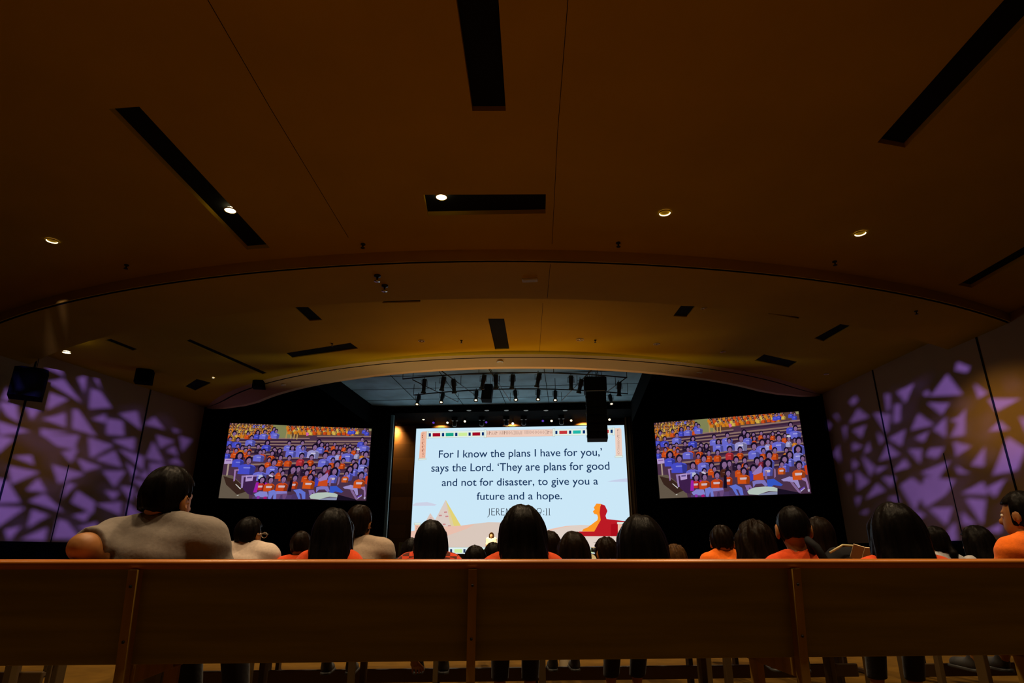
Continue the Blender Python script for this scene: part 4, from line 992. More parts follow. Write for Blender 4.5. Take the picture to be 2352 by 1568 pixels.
def surf(fn, lo, hi, h):
    """surface nets"""
    n = [int(math.ceil((hi[i] - lo[i]) / h)) + 1 for i in range(3)]
    ax = [np.arange(n[i], dtype=f32) * h + lo[i] for i in range(3)]
    D = fn((ax[0][:, None, None], ax[1][None, :, None], ax[2][None, None, :]))
    D = np.broadcast_to(D, n).astype(f32).copy()
    D[0] = D[-1] = 1; D[:, 0] = D[:, -1] = 1; D[:, :, 0] = D[:, :, -1] = 1
    S = D < 0
    c = [S[i:n[0] - 1 + i, j:n[1] - 1 + j, k:n[2] - 1 + k] for i in (0, 1) for j in (0, 1) for k in (0, 1)]
    cnt = sum(q.astype(np.int8) for q in c)
    m = (cnt > 0) & (cnt < 8)
    ids = np.argwhere(m); idx = -np.ones(m.shape, np.int32); idx[m] = np.arange(len(ids))
    acc = np.zeros((len(ids), 3), f32); num = np.zeros(len(ids), f32)
    cr = [(i, j, k) for i in (0, 1) for j in (0, 1) for k in (0, 1)]
    for p in cr:
        for a in range(3):
            if p[a]: continue
            q = list(p); q[a] = 1
            dp = D[ids[:, 0] + p[0], ids[:, 1] + p[1], ids[:, 2] + p[2]]; dq = D[ids[:, 0] + q[0], ids[:, 1] + q[1], ids[:, 2] + q[2]]
            x = (dp < 0) != (dq < 0); t = np.where(x, dp / np.where(x, dp - dq, 1), 0)
            for b in range(3): acc[:, b] += np.where(x, p[b] + (t if b == a else 0), 0)
            num += x
    V = (ids + acc / num[:, None]) * h + np.array(lo, f32)
    Q = []
    for a in range(3):
        b, e = (a + 1) % 3, (a + 2) % 3
        sl0 = [slice(None)] * 3; sl1 = [slice(None)] * 3; sl0[a] = slice(0, -1); sl1[a] = slice(1, None)
        A, B = S[tuple(sl0)], S[tuple(sl1)]
        e_ = np.argwhere(A != B)
        e_ = e_[(e_[:, b] > 0) & (e_[:, e] > 0) & (e_[:, b] < n[b] - 1) & (e_[:, e] < n[e] - 1)]
        ub = np.zeros(3, int); ub[b] = 1; ue = np.zeros(3, int); ue[e] = 1
        g = lambda w: idx[w[:, 0], w[:, 1], w[:, 2]]
        q = np.stack([g(e_ - ub - ue), g(e_ - ue), g(e_), g(e_ - ub)], 1)
        fl = ~A[e_[:, 0], e_[:, 1], e_[:, 2]]
        q[fl] = q[fl][:, ::-1]
        Q.append(q)
    return V, np.concatenate(Q)
def np_obj(name, V, Q, m, parent):
    me = bpy.data.meshes.new(name)
    me.vertices.add(len(V)); me.vertices.foreach_set('co', V.astype(f32).ravel())
    me.loops.add(Q.size); me.loops.foreach_set('vertex_index', Q.astype(np.int32).ravel())
    me.polygons.add(len(Q)); me.polygons.foreach_set('loop_start', np.arange(0, Q.size, 4, dtype=np.int32))
    me.update(calc_edges=True); me.validate()
    me.polygons.foreach_set('use_smooth', np.ones(len(me.polygons), bool))
    me.materials.append(m)
    o = bpy.data.objects.new(name, me); COL.objects.link(o); o.parent = parent
    return o

M_skinA = mat('skin', (.34, .14, .04), .5, noise=((14, 14, 14), .06), spec=.35)
def hair_mat(name, col, rough=.36):
    return mat(name, col, rough, noise=((55, 55, 5), .5), bump=.25, spec=.035)
H_black = hair_mat('black_hair', (.0045, .0035, .003)); H_dark = hair_mat('dark_brown_hair', (.008, .0045, .0025)); H_brown = hair_mat('brown_hair', (.055, .026, .009))
def cloth(name, col): return mat(name, col, .9, noise=((60, 60, 60), .08), bump=.15, spec=.1, sheen=.1)
C_grey = cloth('grey_cotton', (.20, .17, .145)); C_beige = cloth('beige_cotton', (.52, .42, .35)); C_taupe = cloth('taupe_cotton', (.33, .25, .185))
C_orange = cloth('orange_cotton', (.86, .165, .012)); C_red = cloth('red_orange_cotton', (.66, .07, .012)); C_khaki = cloth('khaki_cotton', (.40, .22, .03)); C_yellow = cloth('amber_cotton', (.85, .36, .03))
C_lgrey = cloth('light_grey_cotton', (.42, .42, .44)); C_pants = cloth('dark_trousers', (.02, .02, .025)); C_white = cloth('white_cotton', (.85, .74, .70))
M_shoeW = mat('pale_shoe', (.55, .46, .30), .6); M_shoeD = mat('dark_shoe', (.03, .03, .03), .6); M_sole = mat('shoe_sole', (.62, .52, .34), .6); M_stripe = mat('shoe_stripe', (.85, .62, .1), .5)
# plaid for the checked shirt
M_plaid = cloth('plaid_cotton', (.40, .05, .02)); 
_nt = M_plaid.node_tree; _b = _nt.nodes['Principled BSDF']; _tc = _nt.nodes.new('ShaderNodeTexCoord'); _ck = _nt.nodes.new('ShaderNodeTexChecker')
_ck.inputs['Scale'].default_value = 26; _ck.inputs['Color1'].default_value = (.62, .06, .02, 1); _ck.inputs['Color2'].default_value = (.10, .025, .015, 1)
_nt.links.new(_tc.outputs['Object'], _ck.inputs['Vector']); _nt.links.new(_ck.outputs['Color'], _b.inputs['Base Color'])

def hand_mesh():
    fx = [(-.031, .074), (-.011, .082), (.010, .080), (.029, .072)]; ln = [.052, .064, .060, .046]
    def fn(P):
        d = ell(P, (0, .042, 0), (.040, .046, .015)); d = smin(d, cone(P, (0, -.03, 0), (0, .02, 0), .023, .026), .02)
        for (x, y), l in zip(fx, ln):
            a = (x, y, .002); b = (x * 1.12, y + l * .5, .004); c = (x * 1.18, y + l * .85, -.010)
            d = smin(d, np.minimum(cone(P, a, b, .0088, .008), cone(P, b, c, .008, .0068)), .006)
        a, b, c = (.030, .020, -.004), (.056, .050, -.010), (.058, .076, -.016)
        return smin(d, np.minimum(cone(P, a, b, .012, .0095), cone(P, b, c, .0095, .0078)), .010)
    return surf(fn, (-.07, -.06, -.04), (.09, .17, .035), .0042)
HANDV, HANDQ = hand_mesh()
def shoe_mesh():
    def up(P):
        d = smin(cone(P, (0, .02, .055), (0, .0, .10), .042, .040), cone(P, (0, .02, .045), (0, .185, .032), .042, .036), .02)
        return np.maximum(d, -(P[2] - .016))
    def so(P):
        d = cone(P, (0, -.005, .01), (0, .19, .01), .043, .045)
        return np.maximum(np.maximum(d, P[2] - .022), -P[2])
    return surf(up, (-.06, -.06, -.01), (.06, .25, .16), .008), surf(so, (-.065, -.07, -.012), (.065, .26, .04), .008)
SHOE_UP, SHOE_SO = shoe_mesh()

def rotz(a): return Matrix.Rotation(a, 4, 'Z')
def person(label, top, row, hw, hair='short', hmat=None, shirt=None, yaw=0, tilt=0, turn=0, long_to=.25, hair_w=.11, arms=None, sb=None, shoulder_px=None, feet=True, shoe=None, res=.014,
           depth=None, stand=None, frizz=0.0, glasses=False, eyes=False, skin=None, lean=0.0, bodyshift=0.0, group=None, legs=None, neck=.31, ear=1.0):
    hmat = hmat or H_black; shirt = shirt or C_orange; skin = skin or M_skinA
    x_px, y_px = top
    r = ray(x_px, y_px)
    if stand is None:
        if depth is None: k = (2.5 + 1.05 * row + .20) / (r.y - PEW_SLOPE * r.x)
        else: k = depth / r.y
        fz = floor_z(r.y * k)
    else: k = depth / r.y; fz = stand
    hp = CAM + r * k
    sh = hw * k / F / (.205 if hair == 'long' else .182)          # head scale
    qh = sh * (1.126 if hair == 'long' else 1)
    zt = hp.z - fz                   # height of the crown above this floor
    if stand is None:
        shz = zt - neck * sh
        sb = sb or max(.6, min(1.05, sh * .95))
        hz = .583 + .098 * sb
        if shz - hz < .12: hz = shz - .12
    else:
        sb = sb or sh; shz = zt - .30 * sh; hz = zt * .53
    ang = PEW_ANG + turn if stand is None else turn
    root = thing('person', label, 'person', (hp.x, hp.y, fz), ang, group)
    inv = (Matrix.Translation((hp.x, hp.y, fz)) @ rotz(ang)).inverted()
    T = shz - hz
    # ---- limb layout
    A = {}
    for s, nm in ((-1, 'L'), (1, 'R')):
        shp = (s * .168 * sb, -.02 + lean * T, shz - .015)
        if arms and nm in arms:
            e, w = arms[nm]; e = tuple(inv @ Vector(e)); w = tuple(inv @ Vector(w))
        elif stand is not None:
            e = (s * .215 * sb, .02, shz - .29 * sb); w = (s * .02 * sb, .20 * sb, shz - .20 * sb)
        else:
            e = (s * .215 * sb, .06 * sb, max(hz + .08 * sb, shz - .27 * sb)); w = (s * .11 * sb, .27 * sb, hz + .115 * sb)
        A[nm] = (shp, e, w)
    Lg = {}
    for s, nm in ((-1, 'L'), (1, 'R')):
        lb = .5 * (sb + 1) if sb < 1 else sb
        if stand is not None:
            h0 = (s * .085 * sb, 0, hz); kn = (s * .09 * sb, .01, hz * .53); an = (s * .09 * sb, -.01, .085)
        else:
            h0 = (s * .085 * sb, .02, hz); kn = (s * .10 * sb, .40 * lb, hz + .005)
            ay = .40 * lb + .16; sl = .43 * lb
            az = max(.085, kn[2] - math.sqrt(max(.01, sl * sl - .16 ** 2)))
            an = (s * .10 * sb, ay, az)
            if legs and nm in legs: an = tuple(inv @ Vector(legs[nm]))
        Lg[nm] = (h0, kn, an)
    L0 = lean * T
    hc = np.array((bodyshift, .015 + L0, zt - .136 * qh))
    nb = np.array((0, -.015 + L0, shz + .02))
    # head space
    R = (rotz(yaw) @ Matrix.Rotation(tilt, 4, 'Y')).to_3x3().inverted(); Rn = np.array(R)
    def headP(P):
        x, y, z = P[0] - hc[0], P[1] - hc[1], P[2] - hc[2]
        return (Rn[0, 0] * x + Rn[0, 1] * y + Rn[0, 2] * z, Rn[1, 0] * x + Rn[1, 1] * y + Rn[1, 2] * z, Rn[2, 0] * x + Rn[2, 1] * y + Rn[2, 2] * z)
    q = sh
    def head(P):
        H = headP(P)
        d = ell(H, (0, -.008 * q, .012 * q), (.075 * q, .094 * q, .108 * q))
        d = smin(d, ell(H, (0, .035 * q, -.055 * q), (.054 * q, .058 * q, .066 * q)), .03 * q)
        d = smin(d, cone(H, (0, .088 * q, .0), (0, .106 * q, -.028 * q), .009 * q, .014 * q), .012 * q)       # nose
        d = smin(d, cone(H, (-.03 * q, .080 * q, .022 * q), (.03 * q, .080 * q, .022 * q), .009 * q, .009 * q), .012 * q)   # brow
        d = smin(d, ell(H, (0, .090 * q, -.062 * q), (.022 * q, .010 * q, .009 * q)), .008 * q)                    # lips
        for s in (-1, 1):
            d = np.maximum(d, -(ell(H, (s * .030 * q, .094 * q, .004 * q), (.014 * q, .012 * q, .008 * q))))
            e = ell(H, (s * .083 * q * (1 + .12 * (ear - 1)), -.004 * q, -.008 * q), (.011 * q * ear, .024 * q * ear, .034 * q * ear)); e = np.maximum(e, -ell(H, (s * .092 * q, .004 * q, -.006 * q), (.008 * q, .013 * q, .020 * q)))
            d = smin(d, e, .008 * q)
        return d
    def torso(P, g=0.0):
        d = ell(P, (0, 0, hz), (.165 * sb + g, .118 * sb + g, .105 * sb + g))
        d = smin(d, ell(P, (0, -.01 + L0 * .4, hz + .38 * T), (.142 * sb + g, .105 * sb + g, max(.12, .42 * T) + g)), .06)
        d = smin(d, ell(P, (0, -.02 + L0 * .8, hz + .72 * T), (.158 * sb + g, .115 * sb + g, max(.10, .36 * T) + g)), .06)
        d = smin(d, cone(P, A['L'][0], A['R'][0], .060 * sb + g, .060 * sb + g), .05)
        for s in (-1, 1): d = smin(d, cone(P, (s * .03 * q, -.02 + L0, shz + .055 * q), (s * .15 * sb, -.02 + L0, shz + .012), .036 * q + g, .048 * sb + g), .035)
        return d
    def arm(P, nm, g=0.0, part=2):
        s, e, w = A[nm]
        d = cone(P, s, e, .056 * sb + g, .043 * sb + g)
        if part == 2: d = smin(d, cone(P, e, w, .042 * sb + g, .028 * sb + g), .02)
        return d
    def leg(P, nm, g=0.0):
        a, b, c = Lg[nm]
        return smin(cone(P, a, b, .082 * sb + g, .058 * sb + g), cone(P, b, c, .054 * sb + g, .038 * sb + g), .03)
    def body(P):
        d = torso(P)
        d = smin(d, cone(P, tuple(nb), tuple(hc + np.array((0, -.012, -.06 * q))), .054 * q, .050 * q), .02)
        d = smin(d, head(P), .018 * q)
        for nm in 'LR': d = smin(d, arm(P, nm), .02); d = smin(d, leg(P, nm), .03)
        return d
    pts = [p for nm in 'LR' for p in (*A[nm], *Lg[nm])] + [tuple(hc)]
    lo = [min(p[i] for p in pts) - .16 for i in range(3)]; hi = [max(p[i] for p in pts) + .16 for i in range(3)]
    lo[2] = max(lo[2], -.02); lo[0] = min(lo[0], -.24 * sb); hi[0] = max(hi[0], .24 * sb); lo[1] = min(lo[1], -.2)
    V, Q = surf(body, lo, hi, res)
    for nm, s in (('L', -1), ('R', 1)):
        _, e, w = A[nm]; d = (Vector(w) - Vector(e)).normalized()
        up = Vector((0, 0, 1)) if abs(d.z) < .9 else Vector((0, -1, 0))
        x = d.cross(up).normalized() ; z = x.cross(d)
        Mh = np.array(((x.x * -s * -1, d.x, z.x), (x.y * -s * -1, d.y, z.y), (x.z * -s * -1, d.z, z.z))) if s > 0 else np.array(((x.x, d.x, z.x), (x.y, d.y, z.y), (x.z, d.z, z.z)))
        hv = HANDV * sb
        if s > 0: hv = hv * np.array((-1, 1, 1))
        hv = hv @ Mh.T + np.array(w)
        Q = np.concatenate([Q, (HANDQ[:, ::-1] if s > 0 else HANDQ) + len(V)]); V = np.concatenate([V, hv])
    np_obj('body', V, Q, skin, root)
    # ---- shirt
    def shirt_fn(P):
        fold = .0014 * np.sin(P[0] * 38 + P[2] * 55) * np.sin(P[0] * 23 - P[2] * 31 + 1) + .001 * np.sin(P[2] * 80 + P[0] * 15)
        d = torso(P, .018)
        for nm in 'LR':
            s, e, w = A[nm]; m = tuple(s[i] + (e[i] - s[i]) * .86 for i in range(3))
            sl = cone(P, s, m, .070 * sb, .064 * sb)
            dd = [m[i] - s[i] for i in range(3)]; ln = math.sqrt(sum(t * t for t in dd)) + 1e-6
            cut = sum((P[i] - m[i]) * (dd[i] / ln) for i in range(3))
            d = smin(d, np.maximum(sl, cut), .035)
        d = d + fold
        d = np.maximum(d, -(cone(P, (0, -.0 + L0, shz + .075 * q), (0, .03 + L0, shz + .16 * q), .062 * q, .075 * q)))
        return np.maximum(d, (max(hz - .05, .588) if stand is None else hz - .05) - P[2])
    slo = [-.40 * sb, -.22, hz - .1]; shi = [.40 * sb, .30 + L0, shz + .16]
    for nm in 'LR':
        for i in range(3): slo[i] = min(slo[i], A[nm][1][i] - .1 if i < 2 else slo[i]); shi[i] = max(shi[i], A[nm][1][i] + .1 if i < 2 else shi[i])
    V, Q = surf(shirt_fn, slo, shi, res * .85)
    np_obj('shirt', V, Q, shirt, root)
    # ---- trousers and shoes
    def trou(P):
        d = ell(P, (0, 0, hz), (.165 * sb + .012, .118 * sb + .012, .105 * sb + .012))
        for nm in 'LR': d = smin(d, leg(P, nm, .012), .03)
        return np.maximum(np.maximum(d, P[2] - hz - .05), min(Lg['L'][2][2], Lg['R'][2][2]) + .035 - P[2])
    lp = [p for nm in 'LR' for p in Lg[nm]]
    V, Q = surf(trou, [min(p[i] for p in lp) - .2 for i in range(3)], [max(p[i] for p in lp) + .2 for i in range(3)], res * 1.1)
    np_obj('trousers', V, Q, C_pants, root)
    for s, nm in ((-1, 'L'), (1, 'R')):
        an = Lg[nm][2]; k2 = max(.7, sb)
        off = np.array((an[0], an[1] - .0, max(0, an[2] - .085)))
        so = np_obj('shoe', SHOE_UP[0] * k2 + off, SHOE_UP[1], (shoe or [M_shoeD])[0], root)
        np_obj('sole', SHOE_SO[0] * k2 + off, SHOE_SO[1], (shoe or [0, M_sole])[1] if shoe else M_shoeD, so)
    # ---- hair
    zend = hc[2] - long_to
    def hair_fn(P):
        H = headP(P); q = qh
        d = ell(H, (0, -.012 * q, .022 * q), (.089 * q, .108 * q, .112 * q))
        face = np.maximum(np.maximum(.030 * q - H[1], H[2] - .062 * q), np.abs(H[0]) - .11 * q)
        if hair == 'short':
            d = smin(d, ell(H, (0, -.058 * q, -.048 * q), (.058 * q, .048 * q, .050 * q)), .02)
            d = np.maximum(d, -.066 * q - H[2] - .25 * H[1])
            for s in (-1, 1): d = np.maximum(d, -ell(H, (s * .095 * q, .010 * q, -.020 * q), (.026 * q, .034 * q, .052 * q)))
        elif hair in ('bob', 'long'):
            ze = -long_to
            d = smin(d, cone(H, (0, -.035 * q, .0), (0, -.048 * q, max(ze, -.14) if hair == 'long' else ze), .094 * q, (.096 if hair == 'long' else .088) * q, .82), .03)
            for s in (-1, 1): d = smin(d, cone(H, (s * .066 * q, .015 * q, .03 * q), (s * .072 * q, .0, max(ze, -.16)), .032 * q, .036 * q), .02)
            if hair == 'long':
                B = (P[0] - hc[0], P[1] - hc[1], P[2] - hc[2])
                d = smin(d, cone(B, (0, -.05 * q, -.07 * q), (0, -.118 * sb - .052, -long_to), .088 * q, hair_w, .62), .05)
                d = np.maximum(d, -long_to - B[2])
        elif hair == 'ponytail':
            d = smin(d, ell(H, (0, -.050 * q, -.03 * q), (.076 * q, .066 * q, .075 * q)), .02)
            d = np.maximum(d, -.098 * q - H[2] - .2 * H[1])
            d = smin(d, cone(H, (0, -.105 * q, -.02 * q), (.0, -.135 * q, -.10 * q), .020 * q, .032 * q), .012)
            d = smin(d, cone(H, (0, -.135 * q, -.10 * q), (.02 * q, -.125 * q, -.24 * q), .032 * q, .012 * q), .012)
            for s in (-1, 1): d = np.maximum(d, -ell(H, (s * .095 * q, .010 * q, -.020 * q), (.022 * q, .030 * q, .046 * q)))
        d = np.maximum(d, -face)
        an_ = np.arctan2(P[0] - hc[0], -(P[1] - hc[1]) + .001)
        d = d + (.0016 + frizz) * np.sin(an_ * (26 if frizz == 0 else 17) + 2.2 * np.sin((P[2] - hc[2]) * 17)) + (.0025 + frizz * 1.4) * np.sin(an_ * 9 + (P[2] - hc[2]) * 24)
        # parting on the crown
        d = d + .006 * q * np.exp(-((H[0] - .012 * q) / (.010 * q)) ** 2) * np.clip((H[2] - .075 * q) / (.05 * q), 0, 1) if hair != 'short' else d
        return d
    hb = .13 * qh
    hlo = [hc[0] - max(hb, hair_w + .04), hc[1] - .30 - .05 * q, (zend - .03) if hair in ('long', 'bob') else hc[2] - .30 * qh]; hhi = [hc[0] + max(hb, hair_w + .04), hc[1] + .16, hc[2] + .17 * qh]
    V, Q = surf(hair_fn, hlo, hhi, res * .72)
    np_obj('hair', V, Q, hmat, root)
    Rm = Matrix(Rn.T.tolist()).to_4x4(); MH = Matrix.Translation(tuple(hc)) @ Rm
    if eyes:
        for s in (-1, 1):
            e = MB().lathe([(.001, -.011), (.008, -.008), (.011, 0), (.008, .008), (.001, .011)], 10, MH @ Matrix.Translation((s * .030 * q, .080 * q, .004 * q)) @ Matrix.Scale(q, 4)).build('eye', M_white, root, True)
            MB().lathe([(.0055, 0), (.001, .0018)], 10, MH @ Matrix.Translation((s * .030 * q, .0905 * q, .004 * q)) @ Matrix.Rotation(-PI / 2, 4, 'X')).build('iris', M_shoeD, e)
    if glasses:
        mb = MB()
        for s in (-1, 1):
            mb.tube([MH @ Vector((s * .091 * q, -.02 * q, .004 * q)), MH @ Vector((s * .089 * q, .02 * q, .014 * q)), MH @ Vector((s * .075 * q, .108 * q, .012 * q))], .0028, 6)
            mb.tube([MH @ Vector((s * .038 * q + .026 * q * math.cos(t * PI / 6), .112 * q, .006 * q + .020 * q * math.sin(t * PI / 6))) for t in range(13)], .0024, 6)
        mb.tube([MH @ Vector((-.012 * q, .114 * q, .008 * q)), MH @ Vector((.012 * q, .114 * q, .008 * q))], .0024, 6)
        mb.build('glasses', mat('glasses_frame', (.5, .45, .38), .2, metal=.7), root)
    return root, dict(hc=hc, shz=shz, hz=hz, q=q, sb=sb, A=A, M=Matrix.Translation((hp.x, hp.y, fz)) @ rotz(ang), fz=fz)

# ---- front row (in the foreground pew)
AY = 2.5
el = on_y(190, 1256, pew_y(0, -1.8) + .03); wr = el + Vector((.12, .22, -.10))
person('person in a grey T-shirt with the left elbow resting over the pew back', (407, 1068), 0, 104, 'short', shirt=C_grey, yaw=-.22, tilt=.06, turn=-.12, arms={'L': (el, wr)}, sb=1.12, res=.010, bodyshift=-.02, neck=.28)
person('person with very long black hair sitting centrally before the large screen, red-orange shirt', (1200, 1155), 0, 94, 'long', shirt=C_red, long_to=.36, hair_w=.150, sb=.7, res=.011)
person('person with long black hair hiding the lower right corner of the large screen', (1470, 1178), 0, 100, 'long', shirt=C_orange, long_to=.34, hair_w=.102, sb=.62, yaw=-.2, res=.011)
person('person with long black hair and red-orange shirt in front of the right wall', (2046, 1150), 0, 102, 'long', shirt=C_red, long_to=.27, hair_w=.092, sb=.8, turn=-.36, res=.011)
# ---- second row
person('person with long black hair in front of the right end of the left side screen', (770, 1163), 1, 80, 'long', shirt=C_red, long_to=.36, hair_w=.10, sb=.75)
person('person with long black hair and a red checked shirt below the drawn pyramid', (992, 1191), 1, 66, 'long', shirt=M_plaid, long_to=.30, hair_w=.085, sb=.78,
       arms={'L': (Vector((-.62, 3.72, .55)), on_y(952, 1520, 4.02))})
person('person with dark bobbed hair in the gap right of the long-haired centre person', (1264, 1217), 2, 46, 'bob', H_dark, C_red, long_to=.15, yaw=-.2, sb=.85)
person('person with straight dark bobbed hair under the dune right of centre', (1316, 1217), 1, 64, 'long', H_dark, C_pants, long_to=.30, hair_w=.085, sb=.7)
boy, bi = person('person with cropped hair, prominent ears and orange shirt, a backpack on the shoulder', (1816, 1160), 1, 72, 'short', shirt=C_red, sb=.85, res=.012, neck=.335, ear=1.35, turn=-.22, yaw=-.12)
person('person with frizzy dark hair and a red shirt in front of the right side screen', (1728, 1192), 2, 76, 'long', H_dark, C_red, long_to=.30, hair_w=.13, frizz=.004, sb=.85)
person('person with cropped hair and orange shirt at the far right edge, turned left', (2338, 1125), 1, 76, 'short', shirt=C_orange, yaw=.5, sb=1.0, eyes=True)
# ---- third row
person('person with short hair, glasses and a beige shirt below the left side screen', (577, 1185), 2, 57, 'short', shirt=C_beige, yaw=-.40, sb=1.0, neck=.265, glasses=True, shoe=[M_stripe, M_shoeD])
person('person with smooth tied dark hair and a taupe shirt beside the teal-lit post', (829, 1157), 2, 58, 'ponytail', H_dark, C_taupe, yaw=-.3, sb=1.12, shoe=[M_shoeW, M_sole])
person('person mostly hidden, dark head low left of the long-haired one by the left screen', (693, 1218), 2, 46, 'short', H_dark, C_red, sb=.8)
person('person with dark hair half hidden left of the checked shirt', (948, 1233), 2, 44, 'long', shirt=C_pants, long_to=.22, hair_w=.08, sb=.75, shoe=[M_shoeW, M_sole])
person('person with tousled short hair in front of the slide, lowest head left of centre', (1090, 1250), 2, 46, 'bob', shirt=C_pants, long_to=.10, sb=.8, yaw=.5)
person('person with dark hair peeking out left behind the centre person', (1133, 1243), 3, 40, 'bob', shirt=C_red, long_to=.12, sb=.8)
person('person with rumpled dark hair and a khaki hood in front of the drum kit', (1390, 1231), 2, 50, 'short', H_dark, C_khaki, sb=1.0, yaw=.4, frizz=.002)
person('person with swept brown hair and an amber shirt right of the large screen', (1546, 1248), 2, 46, 'bob', H_brown, C_yellow, long_to=.12, yaw=.5, sb=.9, frizz=.003, shoe=[M_shoeW, M_sole])
person('person with neat short hair and orange collared shirt below the right side screen', (1656, 1204), 3, 52, 'short', H_dark, C_orange, yaw=-.3, sb=.98, neck=.275, ear=1.2, frizz=.002)
person('person with dark hair behind the prominent ears of the cropped one at right', (1876, 1184), 2, 58, 'bob', H_dark, C_pants, long_to=.14, sb=.9, shoe=[M_shoeD, M_sole])
person('person with a ponytail and a light grey shirt, left of a similar pair at right', (2143, 1206), 2, 48, 'ponytail', shirt=C_lgrey, yaw=.35, sb=.76)
person('person with straight dark hair and a light grey shirt, right of a similar pair', (2236, 1204), 2, 58, 'long', shirt=C_lgrey, long_to=.17, hair_w=.07, yaw=.25, sb=.76, shoe=[M_shoeD, M_sole])
# ---- the person speaking on the stage
st_d = on_v(1129, 1250, -2.0).y
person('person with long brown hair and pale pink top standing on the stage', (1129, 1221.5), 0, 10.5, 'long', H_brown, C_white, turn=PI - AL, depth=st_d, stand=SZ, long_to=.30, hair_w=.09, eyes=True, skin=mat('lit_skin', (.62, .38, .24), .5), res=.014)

# ---- things they carry
bp = bi['M']
c = bp @ Vector((.20, -.09, bi['shz'] + .10))
M_bag = mat('black_bag_fabric', (.006, .006, .007), .8, spec=.1)
t = thing('backpack', 'black backpack with pale piping on the shoulder of the person with prominent ears', 'backpack', c, PEW_ANG)
def bag(P):
    d = ell(P, (0, 0, -.14), (.13, .09, .15)); d = smin(d, ell(P, (.07, -.01, -.10), (.10, .08, .10)), .05)
    return d + .004 * np.sin(P[0] * 60 + P[2] * 30)
V, Q = surf(bag, (-.25, -.16, -.36), (.30, .16, .1), .014); np_obj('bag', V, Q, M_bag, t)
MB().tube([(-.10, -.085, -.02), (-.02, -.09, .02), (.06, -.09, .015), (.13, -.08, -.05), (.165, -.06, -.11)], .006, 6).build('piping', mat('pale_piping', (.5, .42, .2), .5), t, True)
MB().tube([(-.12, .06, -.02), (-.17, .0, .05), (-.16, -.06, .01), (-.12, -.09, -.1)], .022, 8).build('strap', M_bag, t, True)
p = on_y(1982, 1272, pew_y(1, 1.6) - .25)
t = thing('booklet', 'open cream booklet just above the pew rail left of the red-orange shirt', 'booklet', p, PEW_ANG)
M = Matrix.Rotation(-.9, 4, 'X') @ Matrix.Rotation(.35, 4, 'Y') @ Matrix.Scale(.62, 4)
MB().bbox((-.085, -.07, -.004), (-.002, .07, .004), .001, M @ Matrix.Rotation(.2, 4, 'Y')).build('left_page', mat('cream_paper', (.8, .62, .36), .7), t)
MB().bbox((.002, -.07, -.004), (.085, .07, .004), .001, M @ Matrix.Rotation(-.2, 4, 'Y')).build('right_page', MATS['cream_paper'], t)
# objects seen under the foreground pew
def under(x, y): 
    r = ray(x, y); k = (floor_z(0) - CZ) / (r.z + .02 * r.y); return CAM + r * k
p = under(1297, 1548)
t = thing('drinking_bottle', 'cream bottle standing on the floor under the pews, right of the middle support', 'bottle', p)
MB().lathe([(.001, 0), (.042, 0), (.044, .01), (.044, .16), (.036, .185), (.022, .2), (.022, .21)], 20).build('bottle_body', M_shoeW, t, True)
MB().lathe([(.026, .205), (.026, .235), (.001, .236)], 18).build('cap', M_sole, t, True)
p = under(2106, 1553)
t = thing('tote_bag', 'dark tote bag with white paper sticking out, on the floor at right', 'bag', p, .2)
MB().bbox((-.08, -.05, 0), (.08, .05, .24), .015).build('bag', mat('dark_green_bag', (.015, .02, .015), .8), t)
MB().tube([(-.05, -.045, .23), (-.04, -.045, .33), (.04, -.045, .33), (.05, -.045, .23)], .007, 6).build('handle', M_shoeD, t, True)
pp_ = thing('paper_sheet', 'white paper sticking out of the dark tote bag at right', 'paper', p + Vector((-.02, 0, .20)), .2)
MB().bbox((-.045, -.006, 0), (.02, .006, .09), .002, Matrix.Rotation(.25, 4, 'Y')).build('sheet', MATS['cream_paper'], pp_)
# ------------------------------------------------------------------ lights
def spot(name, loc, d, power, angle, col, radius=.05, blend=.6):
    l = bpy.data.lights.new(name, 'SPOT'); l.energy = power; l.spot_size = math.radians(angle); l.spot_blend = blend; l.color = col; l.shadow_soft_size = radius
    o = bpy.data.objects.new(name, l); COL.objects.link(o); o.matrix_world = axis_to(loc, d); return o
WARM = (1, .72, .42)
K_HOUSE = 700
down = Vector((0, .02, -1))
for p, kf in zip(SPOTS, (.12, 1.2, 2.0, 1.9, .3)):
    spot('house_light', p + Vector((0, 0, -.09)), down, K_HOUSE * kf, 110, WARM, .22, 1.0)
# two more rows of the same lamps in the ceiling overhead, above the picture
for R in (37.8, 41.2):
    for k in range(-2, 3):
        a = .085 + k * 3.2 / R
        p = W(AC[0] + R * math.sin(a), AC[1] - R * math.cos(a), H1 - .02); q = px_of(p)
        if q and -100 < q[0] < 2450 and -40 < q[1] < 1700: print('house lamp in view', q); continue
        spot('house_light', p + Vector((0, 0, -.08)), down, K_HOUSE * (1.25 - .36 * abs(k)), 105, WARM, .22, 1.0)
# fill light added at the unlit far lamps, brightening the far ceiling by bounce
for x, y in ((968, 783), (1332, 780), (1508, 790), (1149, 767)):
    spot('fill_light_far', on_h(x, y, H3) + Vector((0, 0, -.1)), down, 120, 140, WARM, .1, 1.0)
# stage light on the speaker and the drums
def stage_spot(target, frm, power, ang, col): spot('stage_light', frm, target - frm, power, ang, col, .06, .5)
sp_t = on_v(1129, 1240, -2.0)
stage_spot(sp_t, W(-1.0, -6, 6.2), 7000, 12, (1, .74, .36))
stage_spot(dp + Vector((0, 0, .3)), W(3.2, -4, 6.2), 3200, 16, (1, .8, .5))
for u in (-7.0, -4.2, 0, 4.2):
    spot('back_wall_light', W(u, BW - .45, HR - .2), Vector((0, 0, 0)) + HV * 1.0 - Vector((0, 0, .75)), 1300 if u < -6 else 420, 130, (1, .62, .22), .05, 1.0)

